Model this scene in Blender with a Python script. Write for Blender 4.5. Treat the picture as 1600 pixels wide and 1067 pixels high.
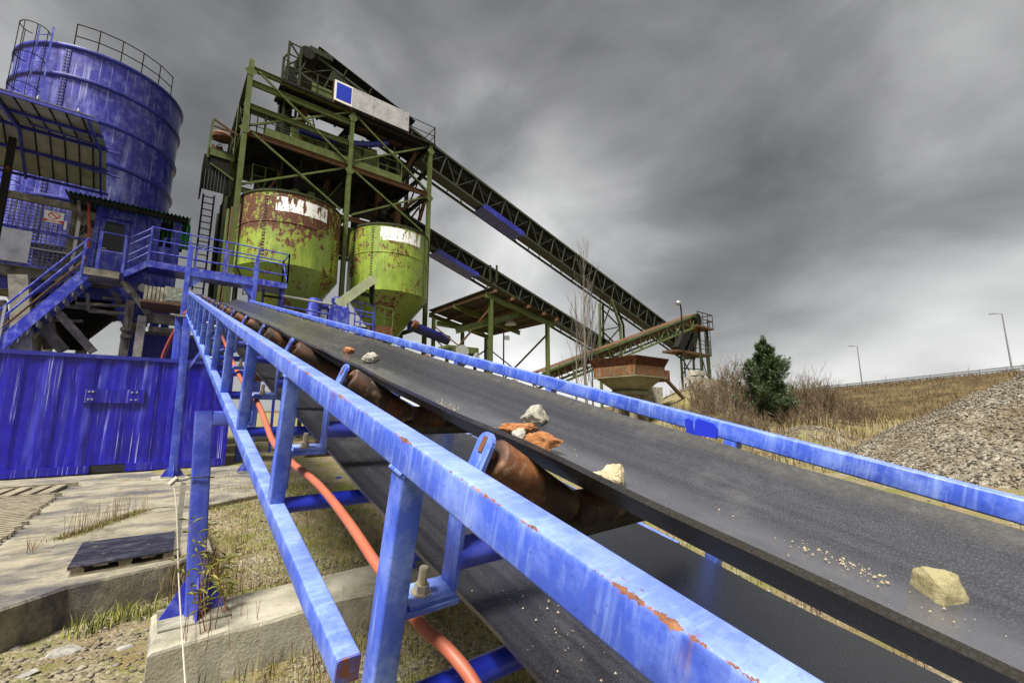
import bpy, math, random
import numpy as np
from mathutils import Vector, Matrix, noise as mnoise

for o in list(bpy.data.objects):
    bpy.data.objects.remove(o)
random.seed(7); RNG = np.random.default_rng(11)
SC = bpy.context.scene
COL = SC.collection
R = math.radians

# ------------------------------------------------------------------ camera
H = 1.4
PITCH, YAW, FPX = R(9.2), R(39.06), 681.0
cam_d = bpy.data.cameras.new('camera'); cam = bpy.data.objects.new('camera', cam_d); COL.objects.link(cam)
cam_d.sensor_width = 36.0; cam_d.lens = FPX / 1600 * 36.0; cam_d.clip_start = 0.02; cam_d.clip_end = 3000
cam.location = (0, 0, H); cam.rotation_euler = (R(90) + PITCH, 0, -YAW)
SC.camera = cam

# ------------------------------------------------------------------ sky, sun, exposure
SUN_DIR = Vector((-0.47, -0.23, 0.85)).normalized()          # towards the sun
sun_el = math.asin(SUN_DIR.z); sun_az = math.atan2(SUN_DIR.x, SUN_DIR.y)
SKY_ROT, SKY_LOC, SKY_LOC2 = 80, (2.0, .3), (5, 5, 5)
W = bpy.data.worlds.new('World'); SC.world = W; W.use_nodes = True
wn, wl = W.node_tree.nodes, W.node_tree.links
wn.clear()
def wnode(t, **kw):
    n = wn.new(t)
    for k, v in kw.items(): setattr(n, k, v)
    return n
w_out = wnode('ShaderNodeOutputWorld'); w_bg = wnode('ShaderNodeBackground'); w_bg.inputs[1].default_value = 0.1
sky = wnode('ShaderNodeTexSky', sky_type='NISHITA', sun_disc=False, sun_elevation=sun_el, sun_rotation=sun_az)
tc = wnode('ShaderNodeTexCoord'); sep = wnode('ShaderNodeSeparateXYZ'); wl.new(tc.outputs['Generated'], sep.inputs[0])
def wmath(op, a, b=None, c=None):
    n = wnode('ShaderNodeMath', operation=op)
    for i, v in enumerate((a, b, c)):
        if v is None: continue
        if isinstance(v, (int, float)): n.inputs[i].default_value = v
        else: wl.new(v, n.inputs[i])
    return n.outputs[0]
zz = wmath('MAXIMUM', sep.outputs[2], 0.0); zd = wmath('ADD', zz, 0.75)
px_ = wmath('DIVIDE', sep.outputs[0], zd); py_ = wmath('DIVIDE', sep.outputs[1], zd)
comb = wnode('ShaderNodeCombineXYZ'); wl.new(px_, comb.inputs[0]); wl.new(py_, comb.inputs[1])
def cloud(rot, scale, loc, freq, detail, rough, dist):
    m = wnode('ShaderNodeMapping'); wl.new(comb.outputs[0], m.inputs[0]); m.inputs['Rotation'].default_value = (0, 0, R(rot)); m.inputs['Scale'].default_value = (*scale, 1); m.inputs['Location'].default_value = (*loc, 0)
    n = wnode('ShaderNodeTexNoise'); wl.new(m.outputs[0], n.inputs[0]); n.inputs['Scale'].default_value = freq; n.inputs['Detail'].default_value = detail; n.inputs['Roughness'].default_value = rough; n.inputs['Distortion'].default_value = dist
    return n.outputs[0]
n1 = cloud(SKY_ROT, (1.0, .8), SKY_LOC, 1.5, 2, .45, .3)
n2n = wnode('ShaderNodeTexNoise'); n2m = wnode('ShaderNodeMapping'); wl.new(tc.outputs['Generated'], n2m.inputs[0]); n2m.inputs['Location'].default_value = SKY_LOC2; n2m.inputs['Rotation'].default_value = (R(20), R(-35), R(10)); n2m.inputs['Scale'].default_value = (1, .7, 1.3); wl.new(n2m.outputs[0], n2n.inputs[0]); n2n.inputs['Scale'].default_value = 3.4; n2n.inputs['Detail'].default_value = 5; n2n.inputs['Roughness'].default_value = .52; n2n.inputs['Distortion'].default_value = .25
n2 = n2n.outputs[0]
nn = wmath('ADD', wmath('MULTIPLY', n1, 0.68), wmath('MULTIPLY', n2, 0.32))
# overcast: thinner and paler towards the horizon all round
lift = wmath('MULTIPLY', wmath('POWER', wmath('SUBTRACT', 1.0, zz), 4.0), 0.07)
cr = wnode('ShaderNodeValToRGB'); wl.new(wmath('SUBTRACT', wmath('ADD', nn, lift), wmath('MULTIPLY', zz, 0.055)), cr.inputs[0])
el = cr.color_ramp.elements
el[0].position = 0.37; el[0].color = (0.23, 0.23, 0.234, 1)
el[1].position = 0.69; el[1].color = (1.7, 1.69, 1.67, 1)
e = el.new(0.455); e.color = (0.44, 0.44, 0.44, 1)
e = el.new(0.555); e.color = (0.92, 0.92, 0.915, 1)
mx = wnode('ShaderNodeMix', data_type='RGBA'); mx.inputs[0].default_value = 0.99
wl.new(sky.outputs[0], mx.inputs[6]); wl.new(cr.outputs[0], mx.inputs[7])
wl.new(mx.outputs[2], w_bg.inputs[0]); wl.new(w_bg.outputs[0], w_out.inputs[0])

sun_d = bpy.data.lights.new('sun', 'SUN'); sun_d.energy = 1.5; sun_d.angle = R(16); sun_d.color = (1.0, 0.96, 0.90)
sun = bpy.data.objects.new('sun', sun_d); COL.objects.link(sun)
sun.rotation_euler = (-SUN_DIR).to_track_quat('-Z', 'Y').to_euler()
SC.view_settings.view_transform = 'Standard'; SC.view_settings.look = 'None'
SC.view_settings.gamma = 1.0; SC.view_settings.exposure = 2.62
try: SC.view_settings.use_curve_mapping = False
except Exception: pass
try:
    SC.cycles.max_bounces = 8; SC.cycles.diffuse_bounces = 2; SC.cycles.glossy_bounces = 3; SC.cycles.transmission_bounces = 6
    SC.cycles.transparent_max_bounces = 8
    SC.cycles.use_adaptive_sampling = True; SC.cycles.adaptive_threshold = 0.015
    SC.cycles.use_denoising = True
except Exception: pass

# ------------------------------------------------------------------ pixel helper (photo pixel + one world coordinate -> point)
_R = Vector((math.cos(YAW), -math.sin(YAW), 0)); _F0 = Vector((math.sin(YAW), math.cos(YAW), 0)); _Z = Vector((0, 0, 1))
_F = _F0 * math.cos(PITCH) + _Z * math.sin(PITCH); _U = -_F0 * math.sin(PITCH) + _Z * math.cos(PITCH)
def at(px, py, X=None, Y=None, Z=None):
    r = _R * ((px - 800) / FPX) + _U * ((533.5 - py) / FPX) + _F
    t = X / r.x if X is not None else Y / r.y if Y is not None else (Z - H) / r.z
    p = r * t; p.z += H
    return p

# ------------------------------------------------------------------ mesh builder (world coordinates in, one mesh object out)
def V(*a): return Vector(a)
def _org(o):
    v = Vector((0, 0, 0))
    while o is not None:
        v += o.location; o = o.parent
    return v
class MB:
    def __init__(s): s.v = []; s.f = []; s.m = []; s.mi = 0
    def add(s, vs, fs):
        b = len(s.v); s.v.extend([tuple(p) for p in vs]); s.f.extend([tuple(i + b for i in f) for f in fs]); s.m.extend([s.mi] * len(fs)); return s
    def quad(s, a, b, c, d): return s.add([a, b, c, d], [(0, 1, 2, 3)])
    def box(s, lo, hi):
        x0, y0, z0 = lo; x1, y1, z1 = hi
        return s.add([(x0,y0,z0),(x1,y0,z0),(x1,y1,z0),(x0,y1,z0),(x0,y0,z1),(x1,y0,z1),(x1,y1,z1),(x0,y1,z1)],
                     [(0,3,2,1),(4,5,6,7),(0,1,5,4),(1,2,6,5),(2,3,7,6),(3,0,4,7)])
    def prism(s, poly, d):                     # polygon of points extruded by vector d
        n = len(poly); d = Vector(d)
        vs = [Vector(p) for p in poly] + [Vector(p) + d for p in poly]
        fs = [tuple(range(n))[::-1], tuple(range(n, 2 * n))] + [(i, (i + 1) % n, (i + 1) % n + n, i + n) for i in range(n)]
        return s.add(vs, fs)
    def bar(s, p, q, w, h, up=(0, 0, 1), ch=0.0):   # rectangular section, w sideways, h along up; ch = corner radius
        p, q = Vector(p), Vector(q); t = (q - p).normalized(); up = Vector(up)
        if abs(t.dot(up.normalized())) > 0.98: up = Vector((0, 1, 0)) if abs(t.y) < 0.9 else Vector((1, 0, 0))
        sd = t.cross(up).normalized(); u = sd.cross(t).normalized()
        a, b = w / 2, h / 2
        if ch <= 0: sec = [(-a, -b), (a, -b), (a, b), (-a, b)]
        else:
            c = min(ch, a * .9, b * .9); sec = []
            for cx_, cy_, a0 in ((a - c, -b + c, -90), (a - c, b - c, 0), (-a + c, b - c, 90), (-a + c, -b + c, 180)):
                for k in (0, 30, 60, 90): sec.append((cx_ + c * math.cos(R(a0 + k)), cy_ + c * math.sin(R(a0 + k))))
        return s.prism([p + sd * x + u * y for x, y in sec], q - p)
    def ibeam(s, p, q, w, h, up=(0, 0, 1), tf=.015):
        p, q = Vector(p), Vector(q); t = (q - p).normalized(); up = Vector(up)
        if abs(t.dot(up.normalized())) > 0.98: up = Vector((0, 1, 0))
        sd = t.cross(up).normalized(); u = sd.cross(t).normalized(); d = q - p
        for s_ in (-1, 1):
            c = p + u * s_ * (h / 2 - tf / 2)
            s.prism([c - sd * w / 2 - u * tf / 2, c + sd * w / 2 - u * tf / 2, c + sd * w / 2 + u * tf / 2, c - sd * w / 2 + u * tf / 2], d)
        return s.prism([p - sd * tf / 2 - u * (h / 2 - tf), p + sd * tf / 2 - u * (h / 2 - tf), p + sd * tf / 2 + u * (h / 2 - tf), p - sd * tf / 2 + u * (h / 2 - tf)], d)
    def angle(s, p, q, w, t_=.012, up=(0, 0, 1)):
        p, q = Vector(p), Vector(q); t = (q - p).normalized(); up = Vector(up)
        if abs(t.dot(up.normalized())) > 0.98: up = Vector((0, 1, 0))
        sd = t.cross(up).normalized(); u = sd.cross(t).normalized()
        sec = [(0, 0), (w, 0), (w, t_), (t_, t_), (t_, w), (0, w)]
        return s.prism([p + sd * (x - w / 2) + u * (y - w / 2) for x, y in sec], q - p)
    def tube(s, p, q, r, n=10, r2=None, caps=True):
        p, q = Vector(p), Vector(q); t = (q - p).normalized()
        a = t.cross(Vector((0, 0, 1)) if abs(t.z) < .9 else Vector((1, 0, 0))).normalized(); b = t.cross(a)
        r2 = r if r2 is None else r2; vs = []
        for c, rr in ((p, r), (q, r2)):
            for k in range(n):
                g = 2 * math.pi * k / n; vs.append(c + a * rr * math.cos(g) + b * rr * math.sin(g))
        fs = [(k, (k + 1) % n, (k + 1) % n + n, k + n) for k in range(n)]
        if caps: fs += [tuple(range(n))[::-1], tuple(range(n, 2 * n))]
        return s.add(vs, fs)
    def path(s, pts, r, n=8, rs=None, caps=True):
        pts = [Vector(p) for p in pts]; N = len(pts); vs = []; a = None
        for i in range(N):
            t = (pts[min(i + 1, N - 1)] - pts[max(i - 1, 0)]).normalized()
            if a is None: a = t.cross(Vector((0, 0, 1)) if abs(t.z) < .9 else Vector((1, 0, 0))).normalized()
            a = (a - t * a.dot(t)).normalized(); b = t.cross(a); rr = rs[i] if rs else r
            for k in range(n):
                g = 2 * math.pi * k / n; vs.append(pts[i] + a * rr * math.cos(g) + b * rr * math.sin(g))
        fs = [(i * n + k, i * n + (k + 1) % n, (i + 1) * n + (k + 1) % n, (i + 1) * n + k) for i in range(N - 1) for k in range(n)]
        if caps: fs += [tuple(range(n))[::-1], tuple(range((N - 1) * n, N * n))]
        return s.add(vs, fs)
    def lathe(s, c, prof, n=48, a0=0, a1=360, caps=False):   # prof: (radius, z) list about a vertical axis through c
        c = Vector(c); full = abs(a1 - a0) >= 360; m = n if full else n + 1; vs = []
        for r, z in prof:
            for k in range(m):
                g = R(a0 + (a1 - a0) * k / n); vs.append((c.x + r * math.cos(g), c.y + r * math.sin(g), c.z + z))
        fs = []
        for i in range(len(prof) - 1):
            for k in range(n if full else n):
                k2 = (k + 1) % m
                fs.append((i * m + k, i * m + k2, (i + 1) * m + k2, (i + 1) * m + k))
        if caps: fs += [tuple(range(m))[::-1], tuple(range((len(prof) - 1) * m, len(prof) * m))]
        return s.add(vs, fs)
    def build(s, name, mat, parent=None, smooth=False):
        me = bpy.data.meshes.new(name); o0 = _org(parent); ov = (o0.x, o0.y, o0.z)
        me.from_pydata([(a - ov[0], b - ov[1], c - ov[2]) for a, b, c in s.v], [], s.f)
        mats = mat if isinstance(mat, (list, tuple)) else [mat]
        for m_ in mats: me.materials.append(m_)
        if len(mats) > 1: me.polygons.foreach_set('material_index', s.m)
        if smooth:
            me.polygons.foreach_set('use_smooth', [True] * len(me.polygons))
            try: me.set_sharp_from_angle(angle=R(smooth if smooth is not True else 35))
            except Exception: pass
        me.update()
        o = bpy.data.objects.new(name, me); COL.objects.link(o); o.parent = parent
        return o
def tag(o, label=None, cat=None, group=None, kind=None):
    if label: o['label'] = label
    if cat: o['category'] = cat
    if group: o['group'] = group
    if kind: o['kind'] = kind
    return o
def thing(name, label, cat, loc=(0, 0, 0), group=None):
    o = bpy.data.objects.new(name, None); o.empty_display_size = .2; COL.objects.link(o); o.location = loc
    return tag(o, label, cat, group)
def copy_part(o, parent, off=(0, 0, 0)):
    c = o.copy(); COL.objects.link(c); c.parent = parent; c.location = o.location + Vector(off); return c
def bez(pts, n=12):                          # Catmull-Rom through points
    pts = [Vector(p) for p in pts]; out = []
    P = [pts[0] * 2 - pts[1]] + pts + [pts[-1] * 2 - pts[-2]]
    for i in range(1, len(P) - 2):
        for k in range(n):
            t = k / n; a, b, c, d = P[i - 1], P[i], P[i + 1], P[i + 2]
            out.append(.5 * ((2 * b) + (c - a) * t + (2 * a - 5 * b + 4 * c - d) * t * t + (3 * b - a - 3 * c + d) * t ** 3))
    out.append(pts[-1]); return out

# ------------------------------------------------------------------ materials
class NT:
    def __init__(s, name):
        s.mat = bpy.data.materials.new(name); s.mat.use_nodes = True; s.t = s.mat.node_tree; s.n = s.t.nodes; s.l = s.t.links
        s.bsdf = s.n.get('Principled BSDF'); s.out = s.n.get('Material Output')
        g = s.n.new('ShaderNodeNewGeometry'); s.pos = g.outputs['Position']; s.geo = g
    def _in(s, sock, v):
        if v is None: return
        if hasattr(v, 'is_output'): s.l.new(v, sock)
        elif isinstance(v, (tuple, list)) and len(v) == 3 and sock.type == 'RGBA': sock.default_value = (*v, 1)
        else: sock.default_value = v
    def set(s, **kw):
        for k, v in kw.items(): s._in(s.bsdf.inputs[k.replace('_', ' ')], v)
    def mapping(s, scale=(1, 1, 1), rot=(0, 0, 0), loc=(0, 0, 0), src=None):
        m = s.n.new('ShaderNodeMapping'); s.l.new(src or s.pos, m.inputs[0]); m.inputs['Scale'].default_value = scale; m.inputs['Rotation'].default_value = rot; m.inputs['Location'].default_value = loc
        return m.outputs[0]
    def noise(s, scale=5, detail=4, rough=.55, vec=None, dist=0, color=False):
        n = s.n.new('ShaderNodeTexNoise'); s.l.new(vec or s.pos, n.inputs['Vector']); n.inputs['Scale'].default_value = scale; n.inputs['Detail'].default_value = detail; n.inputs['Roughness'].default_value = rough; n.inputs['Distortion'].default_value = dist
        return n.outputs['Color' if color else 0]
    def voro(s, scale=5, vec=None, feature='F1', out='Distance', rnd=1.0):
        n = s.n.new('ShaderNodeTexVoronoi'); n.feature = feature; s.l.new(vec or s.pos, n.inputs['Vector']); n.inputs['Scale'].default_value = scale; n.inputs['Randomness'].default_value = rnd
        return n.outputs[out]
    def ramp(s, fac, stops, interp='LINEAR'):
        r = s.n.new('ShaderNodeValToRGB'); s._in(r.inputs[0], fac); e = r.color_ramp.elements; r.color_ramp.interpolation = interp
        while len(e) < len(stops): e.new(.5)
        for i, (p, c) in enumerate(stops):
            e[i].position = p; e[i].color = (c, c, c, 1) if isinstance(c, (int, float)) else (*c, 1)
        return r.outputs[0]
    def math(s, op, a, b=None, c=None, clamp=False):
        m = s.n.new('ShaderNodeMath'); m.operation = op; m.use_clamp = clamp
        for i, v in enumerate((a, b, c)): s._in(m.inputs[i], v)
        return m.outputs[0]
    def mix(s, fac, a, b, mode='MIX'):
        m = s.n.new('ShaderNodeMix'); m.data_type = 'RGBA'; m.blend_type = mode
        s._in(m.inputs[0], fac); s._in(m.inputs[6], a); s._in(m.inputs[7], b); return m.outputs[2]
    def dot(s, vec, v):
        m = s.n.new('ShaderNodeVectorMath'); m.operation = 'DOT_PRODUCT'; s.l.new(vec, m.inputs[0]); m.inputs[1].default_value = v; return m.outputs['Value']
    def xyz(s, vec=None):
        m = s.n.new('ShaderNodeSeparateXYZ'); s.l.new(vec or s.pos, m.inputs[0]); return m.outputs
    def comb(s, x=0, y=0, z=0):
        m = s.n.new('ShaderNodeCombineXYZ')
        for i, v in enumerate((x, y, z)): s._in(m.inputs[i], v)
        return m.outputs[0]
    def bump(s, h, strength=.3, dist=.01, normal=None):
        b = s.n.new('ShaderNodeBump'); s.l.new(h, b.inputs['Height']); b.inputs['Strength'].default_value = strength; b.inputs['Distance'].default_value = dist
        if normal: s.l.new(normal, b.inputs['Normal'])
        return b.outputs[0]
def sc_(c, k): return tuple(min(1, x * k) for x in c)
RUST_D, RUST_M, RUST_L = (.045, .014, .006), (.20, .062, .018), (.42, .17, .055)
def rustcol(t, scale=14):
    return t.ramp(t.noise(scale, 6, .7), [(.30, RUST_D), (.50, RUST_M), (.72, RUST_L)])
def paint(name, col, rust=.0, rust_scale=6, fade=.25, streak=.3, fade_col=None, rough=.45, dirt=.25, bump=.15, streak_scale=9, scale=1.0, spec=.5, scratch=0):
    """weathered paint on steel: tone drift, pale vertical run marks, grime and rust patches"""
    t = NT(name); fc = fade_col or tuple(min(1, .45 * c + .30) for c in col)
    big = t.noise(1.6 * scale, 5, .6); c = t.mix(t.ramp(big, [(.35, 0.), (.68, 1.)]), sc_(col, .78), sc_(col, 1.18))
    if fade: c = t.mix(t.math('MULTIPLY', t.ramp(t.noise(4.3 * scale, 8, .68), [(.48, 0.), (.74, 1.)]), fade), c, fc)
    if streak:
        sv = t.mapping((streak_scale * scale, streak_scale * scale, .55 * scale)); s1 = t.noise(1.0, 5, .62, sv)
        c = t.mix(t.math('MULTIPLY', t.ramp(s1, [(.53, 0.), (.72, 1.)]), streak), c, fc)
        s2 = t.noise(1.0, 5, .6, t.mapping((streak_scale * 1.7 * scale, streak_scale * 1.7 * scale, .8 * scale), loc=(7, 3, 1)))
        c = t.mix(t.math('MULTIPLY', t.ramp(s2, [(.50, 0.), (.75, 1.)]), dirt), c, sc_(col, .30))
    if scratch:
        s3 = t.noise(1.0, 4, .7, t.mapping((26 * scale, 26 * scale, .30 * scale), loc=(2, 8, .4))); gate = t.ramp(t.noise(.9 * scale, 3, .5, t.mapping(loc=(6, 6, 2))), [(.42, 0.), (.58, 1.)])
        c = t.mix(t.math('MULTIPLY', t.math('MULTIPLY', t.ramp(s3, [(.60, 0.), (.66, 1.)]), gate), scratch), c, (.62, .66, .86))
    rgh = t.math('ADD', t.math('MULTIPLY', t.noise(11 * scale, 4), .25), rough - .12)
    if rust > 0:
        m = t.ramp(t.noise(rust_scale * scale, 9, .72), [(.74 - .26 * rust, 0.), (.79 - .24 * rust, 1.)])
        halo = t.ramp(t.noise(rust_scale * scale, 9, .72), [(.66 - .26 * rust, 0.), (.80 - .24 * rust, .55)])
        c = t.mix(halo, c, t.mix(.6, c, RUST_M)); c = t.mix(m, c, rustcol(t, 16 * scale))
        rgh = t.math('ADD', rgh, t.math('MULTIPLY', m, .35), clamp=True)
    t.set(Base_Color=c, Roughness=rgh, Specular_IOR_Level=spec)
    if bump: t.set(Normal=t.bump(t.noise(34 * scale, 6, .7), bump, .006))
    return t.mat
def flat(name, col, rough=.6, metal=0.0, var=.2, scale=6, bump=.1):
    t = NT(name); c = t.mix(t.noise(scale, 6, .65), sc_(col, 1 - var), sc_(col, 1 + var))
    t.set(Base_Color=c, Roughness=rough, Metallic=metal)
    if bump: t.set(Normal=t.bump(t.noise(scale * 7, 5, .7), bump, .005))
    return t.mat
def mottled(name, cols, scale=5, rough=.85, bump=.4, bdist=.01, detail=8, dist=0.3):
    t = NT(name); n = t.noise(scale, detail, .68, dist=dist); k = len(cols)
    c = t.ramp(n, [(.30 + .42 * i / max(1, k - 1), q) for i, q in enumerate(cols)])
    t.set(Base_Color=c, Roughness=rough, Specular_IOR_Level=.2, Normal=t.bump(t.noise(scale * 6, 8, .7), bump, bdist)); return t.mat

M = {}
BLUE = (.034, .058, .42)
M['blue'] = paint('blue_paint', BLUE, rust=.12, rust_scale=7, fade=.35, streak=.25, dirt=.35, scale=1.0, fade_col=(.30, .38, .80))
M['blue_near'] = None
M['blue_deep'] = paint('container_blue_paint', (.011, .007, .32), rust=.0, fade=.06, streak=.28, dirt=.75, streak_scale=5, fade_col=(.16, .19, .72), rough=.35, scratch=.5)
M['blue_silo'] = paint('silo_blue_paint', (.022, .022, .29), rust=.0, fade=.34, streak=.60, dirt=.6, streak_scale=4, fade_col=(.38, .42, .80), scale=.8, rough=.42, scratch=.6)
M['blue_dark'] = paint('grimy_blue_paint', (.014, .018, .26), fade=.2, streak=.25, dirt=.5, fade_col=(.16, .18, .5))
M['blue_rail'] = paint('rail_blue_paint', (.022, .032, .38), rust=.12, fade=.5, streak=.35, fade_col=(.40, .46, .85))
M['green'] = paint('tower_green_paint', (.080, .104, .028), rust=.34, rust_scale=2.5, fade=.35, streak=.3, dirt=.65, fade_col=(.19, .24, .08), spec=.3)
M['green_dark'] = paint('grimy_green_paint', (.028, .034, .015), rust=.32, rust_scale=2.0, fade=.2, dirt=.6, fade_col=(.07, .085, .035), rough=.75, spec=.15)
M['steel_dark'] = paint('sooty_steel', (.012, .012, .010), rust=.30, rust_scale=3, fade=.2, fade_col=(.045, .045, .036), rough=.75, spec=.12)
M['rusty'] = paint('rust_plate', (.11, .035, .014), rust=.6, rust_scale=2.2, fade=.4, streak=.4, dirt=.6, fade_col=(.33, .20, .07), rough=.8)
M['rust_beam'] = paint('rust_streaked_beam', (.10, .055, .030), rust=.5, rust_scale=3, fade=.3, fade_col=(.20, .14, .085), rough=.8, spec=.15)
M['concrete'] = mottled('concrete', [(.13, .12, .095), (.27, .25, .20), (.40, .38, .31), (.30, .27, .20)], 3.2, .9, .5, .008)
M['dusty'] = mottled('cement_dusted_steel', [(.05, .048, .036), (.18, .17, .13), (.38, .36, .28)], 3.0, .9, .35, .01)
M['galv'] = flat('galvanised_steel', (.42, .43, .44), .45, .7, .25, 9)
M['white_sheet'] = mottled('weathered_white_sheet', [(.36, .38, .42), (.58, .60, .64), (.66, .68, .72)], 2.4, .55, .1)
M['grey_sheet'] = mottled('weathered_grey_sign_sheet', [(.20, .20, .21), (.36, .36, .37), (.44, .44, .45), (.30, .24, .18)], 2.2, .6, .1)
M['sign_blue'] = flat('sign_blue', (.012, .035, .42), .4, 0, .25, 3, 0)
M['glass'] = flat('dark_window_glass', (.012, .014, .013), .12, 0, .3, 3, 0)
M['black'] = flat('black_rubber', (.012, .012, .013), .6, 0, .3, 20)
M['wood'] = mottled('grey_wood', [(.10, .085, .06), (.24, .21, .15), (.34, .30, .22)], 9, .9, .4, .004)
M['rope'] = flat('dirty_white_rope', (.42, .39, .32), .9, 0, .25, 30, .3)
M['redpipe'] = flat('red_hose', (.30, .05, .028), .5, 0, .25, 12)
# ================================================================== BELT CONVEYOR (foreground)
TH = R(13.57); CT, ST = math.cos(TH), math.sin(TH)
E1 = Vector((0, CT, ST)); E3 = Vector((0, -ST, CT)); C0 = Vector((0, 0, H))
def cv(X, S, Wd): return Vector((X, 0, 0)) + E1 * S + E3 * Wd + C0       # across, along, normal to the belt
def cvray(px, py, Wd):
    r = at(px, py, Y=1.0) - C0; return C0 + r * (Wd / r.dot(E3))

def conv_coords(t):
    vm = t.n.new('ShaderNodeVectorMath'); vm.operation = 'SUBTRACT'; t.l.new(t.pos, vm.inputs[0]); vm.inputs[1].default_value = C0
    p = vm.outputs[0]; return t.dot(p, (1, 0, 0)), t.dot(p, E1), t.dot(p, E3)

def chord_material(name, col):
    t = NT(name); X, S, Wc = conv_coords(t); fc = (.40, .54, .88)
    big = t.noise(3.0, 6, .62); c = t.mix(t.ramp(big, [(.36, 0.), (.66, 1.)]), sc_(col, .80), sc_(col, 1.2))
    c = t.mix(t.math('MULTIPLY', t.ramp(t.noise(7, 9, .7), [(.46, 0.), (.72, 1.)]), .46), c, fc)
    run = t.noise(1, 5, .65, t.comb(t.math('MULTIPLY', S, 60), t.math('MULTIPLY', Wc, 5), t.math('MULTIPLY', X, 9)))
    c = t.mix(t.math('MULTIPLY', t.ramp(run, [(.5, 0.), (.72, 1.)]), .35), c, fc)
    specks = t.ramp(t.noise(70, 4, .6), [(.62, 0.), (.68, 1.)]); c = t.mix(t.math('MULTIPLY', specks, .45), c, sc_(col, .35))
    stain = t.ramp(t.noise(9, 4, .55, t.mapping((1, 1, 1), loc=(3, 1, 8))), [(.60, 0.), (.68, 1.)]); c = t.mix(t.math('MULTIPLY', stain, .45), c, sc_(col, .55))
    upf = t.dot(t.geo.outputs['Normal'], E3); c = t.mix(t.math('MULTIPLY', t.ramp(upf, [(.55, 0.), (.9, 1.)]), t.ramp(t.noise(5, 7, .7, t.mapping(loc=(1, 5, 5))), [(.3, .10), (.7, .38)])), c, (.40, .52, .84))  # up-facing faces paler: chalked paint and sky reflection mixed into the colour
    # rust creeping along the upper outer arris of the near chord
    dx = t.math('SUBTRACT', X, .401); dw = t.math('ADD', Wc, .2505)
    d = t.math('SQRT', t.math('ADD', t.math('POWER', dx, 2.0), t.math('POWER', dw, 2.0)))
    wid = t.math('MULTIPLY', t.ramp(t.noise(1, 6, .7, t.comb(t.math('MULTIPLY', S, 7), 0, 0)), [(.45, .0), (.54, .14), (.62, .48), (.75, 1.)]), .010)
    wid = t.math('MULTIPLY', t.math('ADD', wid, .0013), t.math('MULTIPLY', t.math('POWER', t.noise(130, 8, .8), 2.0), 4.0))
    edge = t.math('LESS_THAN', d, wid)
    drip = t.noise(1, 4, .6, t.comb(t.math('MULTIPLY', S, 26), t.math('MULTIPLY', X, 26), t.math('MULTIPLY', Wc, 3)))
    dripm = t.math('MULTIPLY', t.ramp(drip, [(.66, 0.), (.70, 1.)]), t.ramp(dw, [(.0, 0.), (.001, 0.)]))
    dripf = t.math('MULTIPLY', t.ramp(drip, [(.61, 0.), (.68, .8)]), t.ramp(t.math('MULTIPLY', dw, -14.0), [(.02, 1.), (.75, 0.)]))
    dripf = t.math('MULTIPLY', dripf, t.math('LESS_THAN', dx, .02))
    spots = t.ramp(t.noise(22, 8, .75, t.mapping((1, 1, 1), loc=(4, 9, 2))), [(.70, 0.), (.735, 1.)])
    rm = t.math('MAXIMUM', t.math('MAXIMUM', edge, dripf), spots)
    c = t.mix(rm, c, t.ramp(t.noise(45, 6, .7), [(.3, (.055, .020, .008)), (.5, (.18, .065, .022)), (.72, (.38, .19, .07))]))
    t.set(Base_Color=c, Roughness=t.math('ADD', t.math('ADD', .30, t.math('MULTIPLY', t.noise(20, 5, .7), .22)), t.math('MULTIPLY', rm, .35)), Specular_IOR_Level=.5)
    t.set(Normal=t.bump(t.math('ADD', t.noise(60, 6, .7), t.math('MULTIPLY', rm, .6)), .16, .004)); return t.mat
M['chord'] = chord_material('conveyor_blue_paint', (.046, .098, .52))

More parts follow.
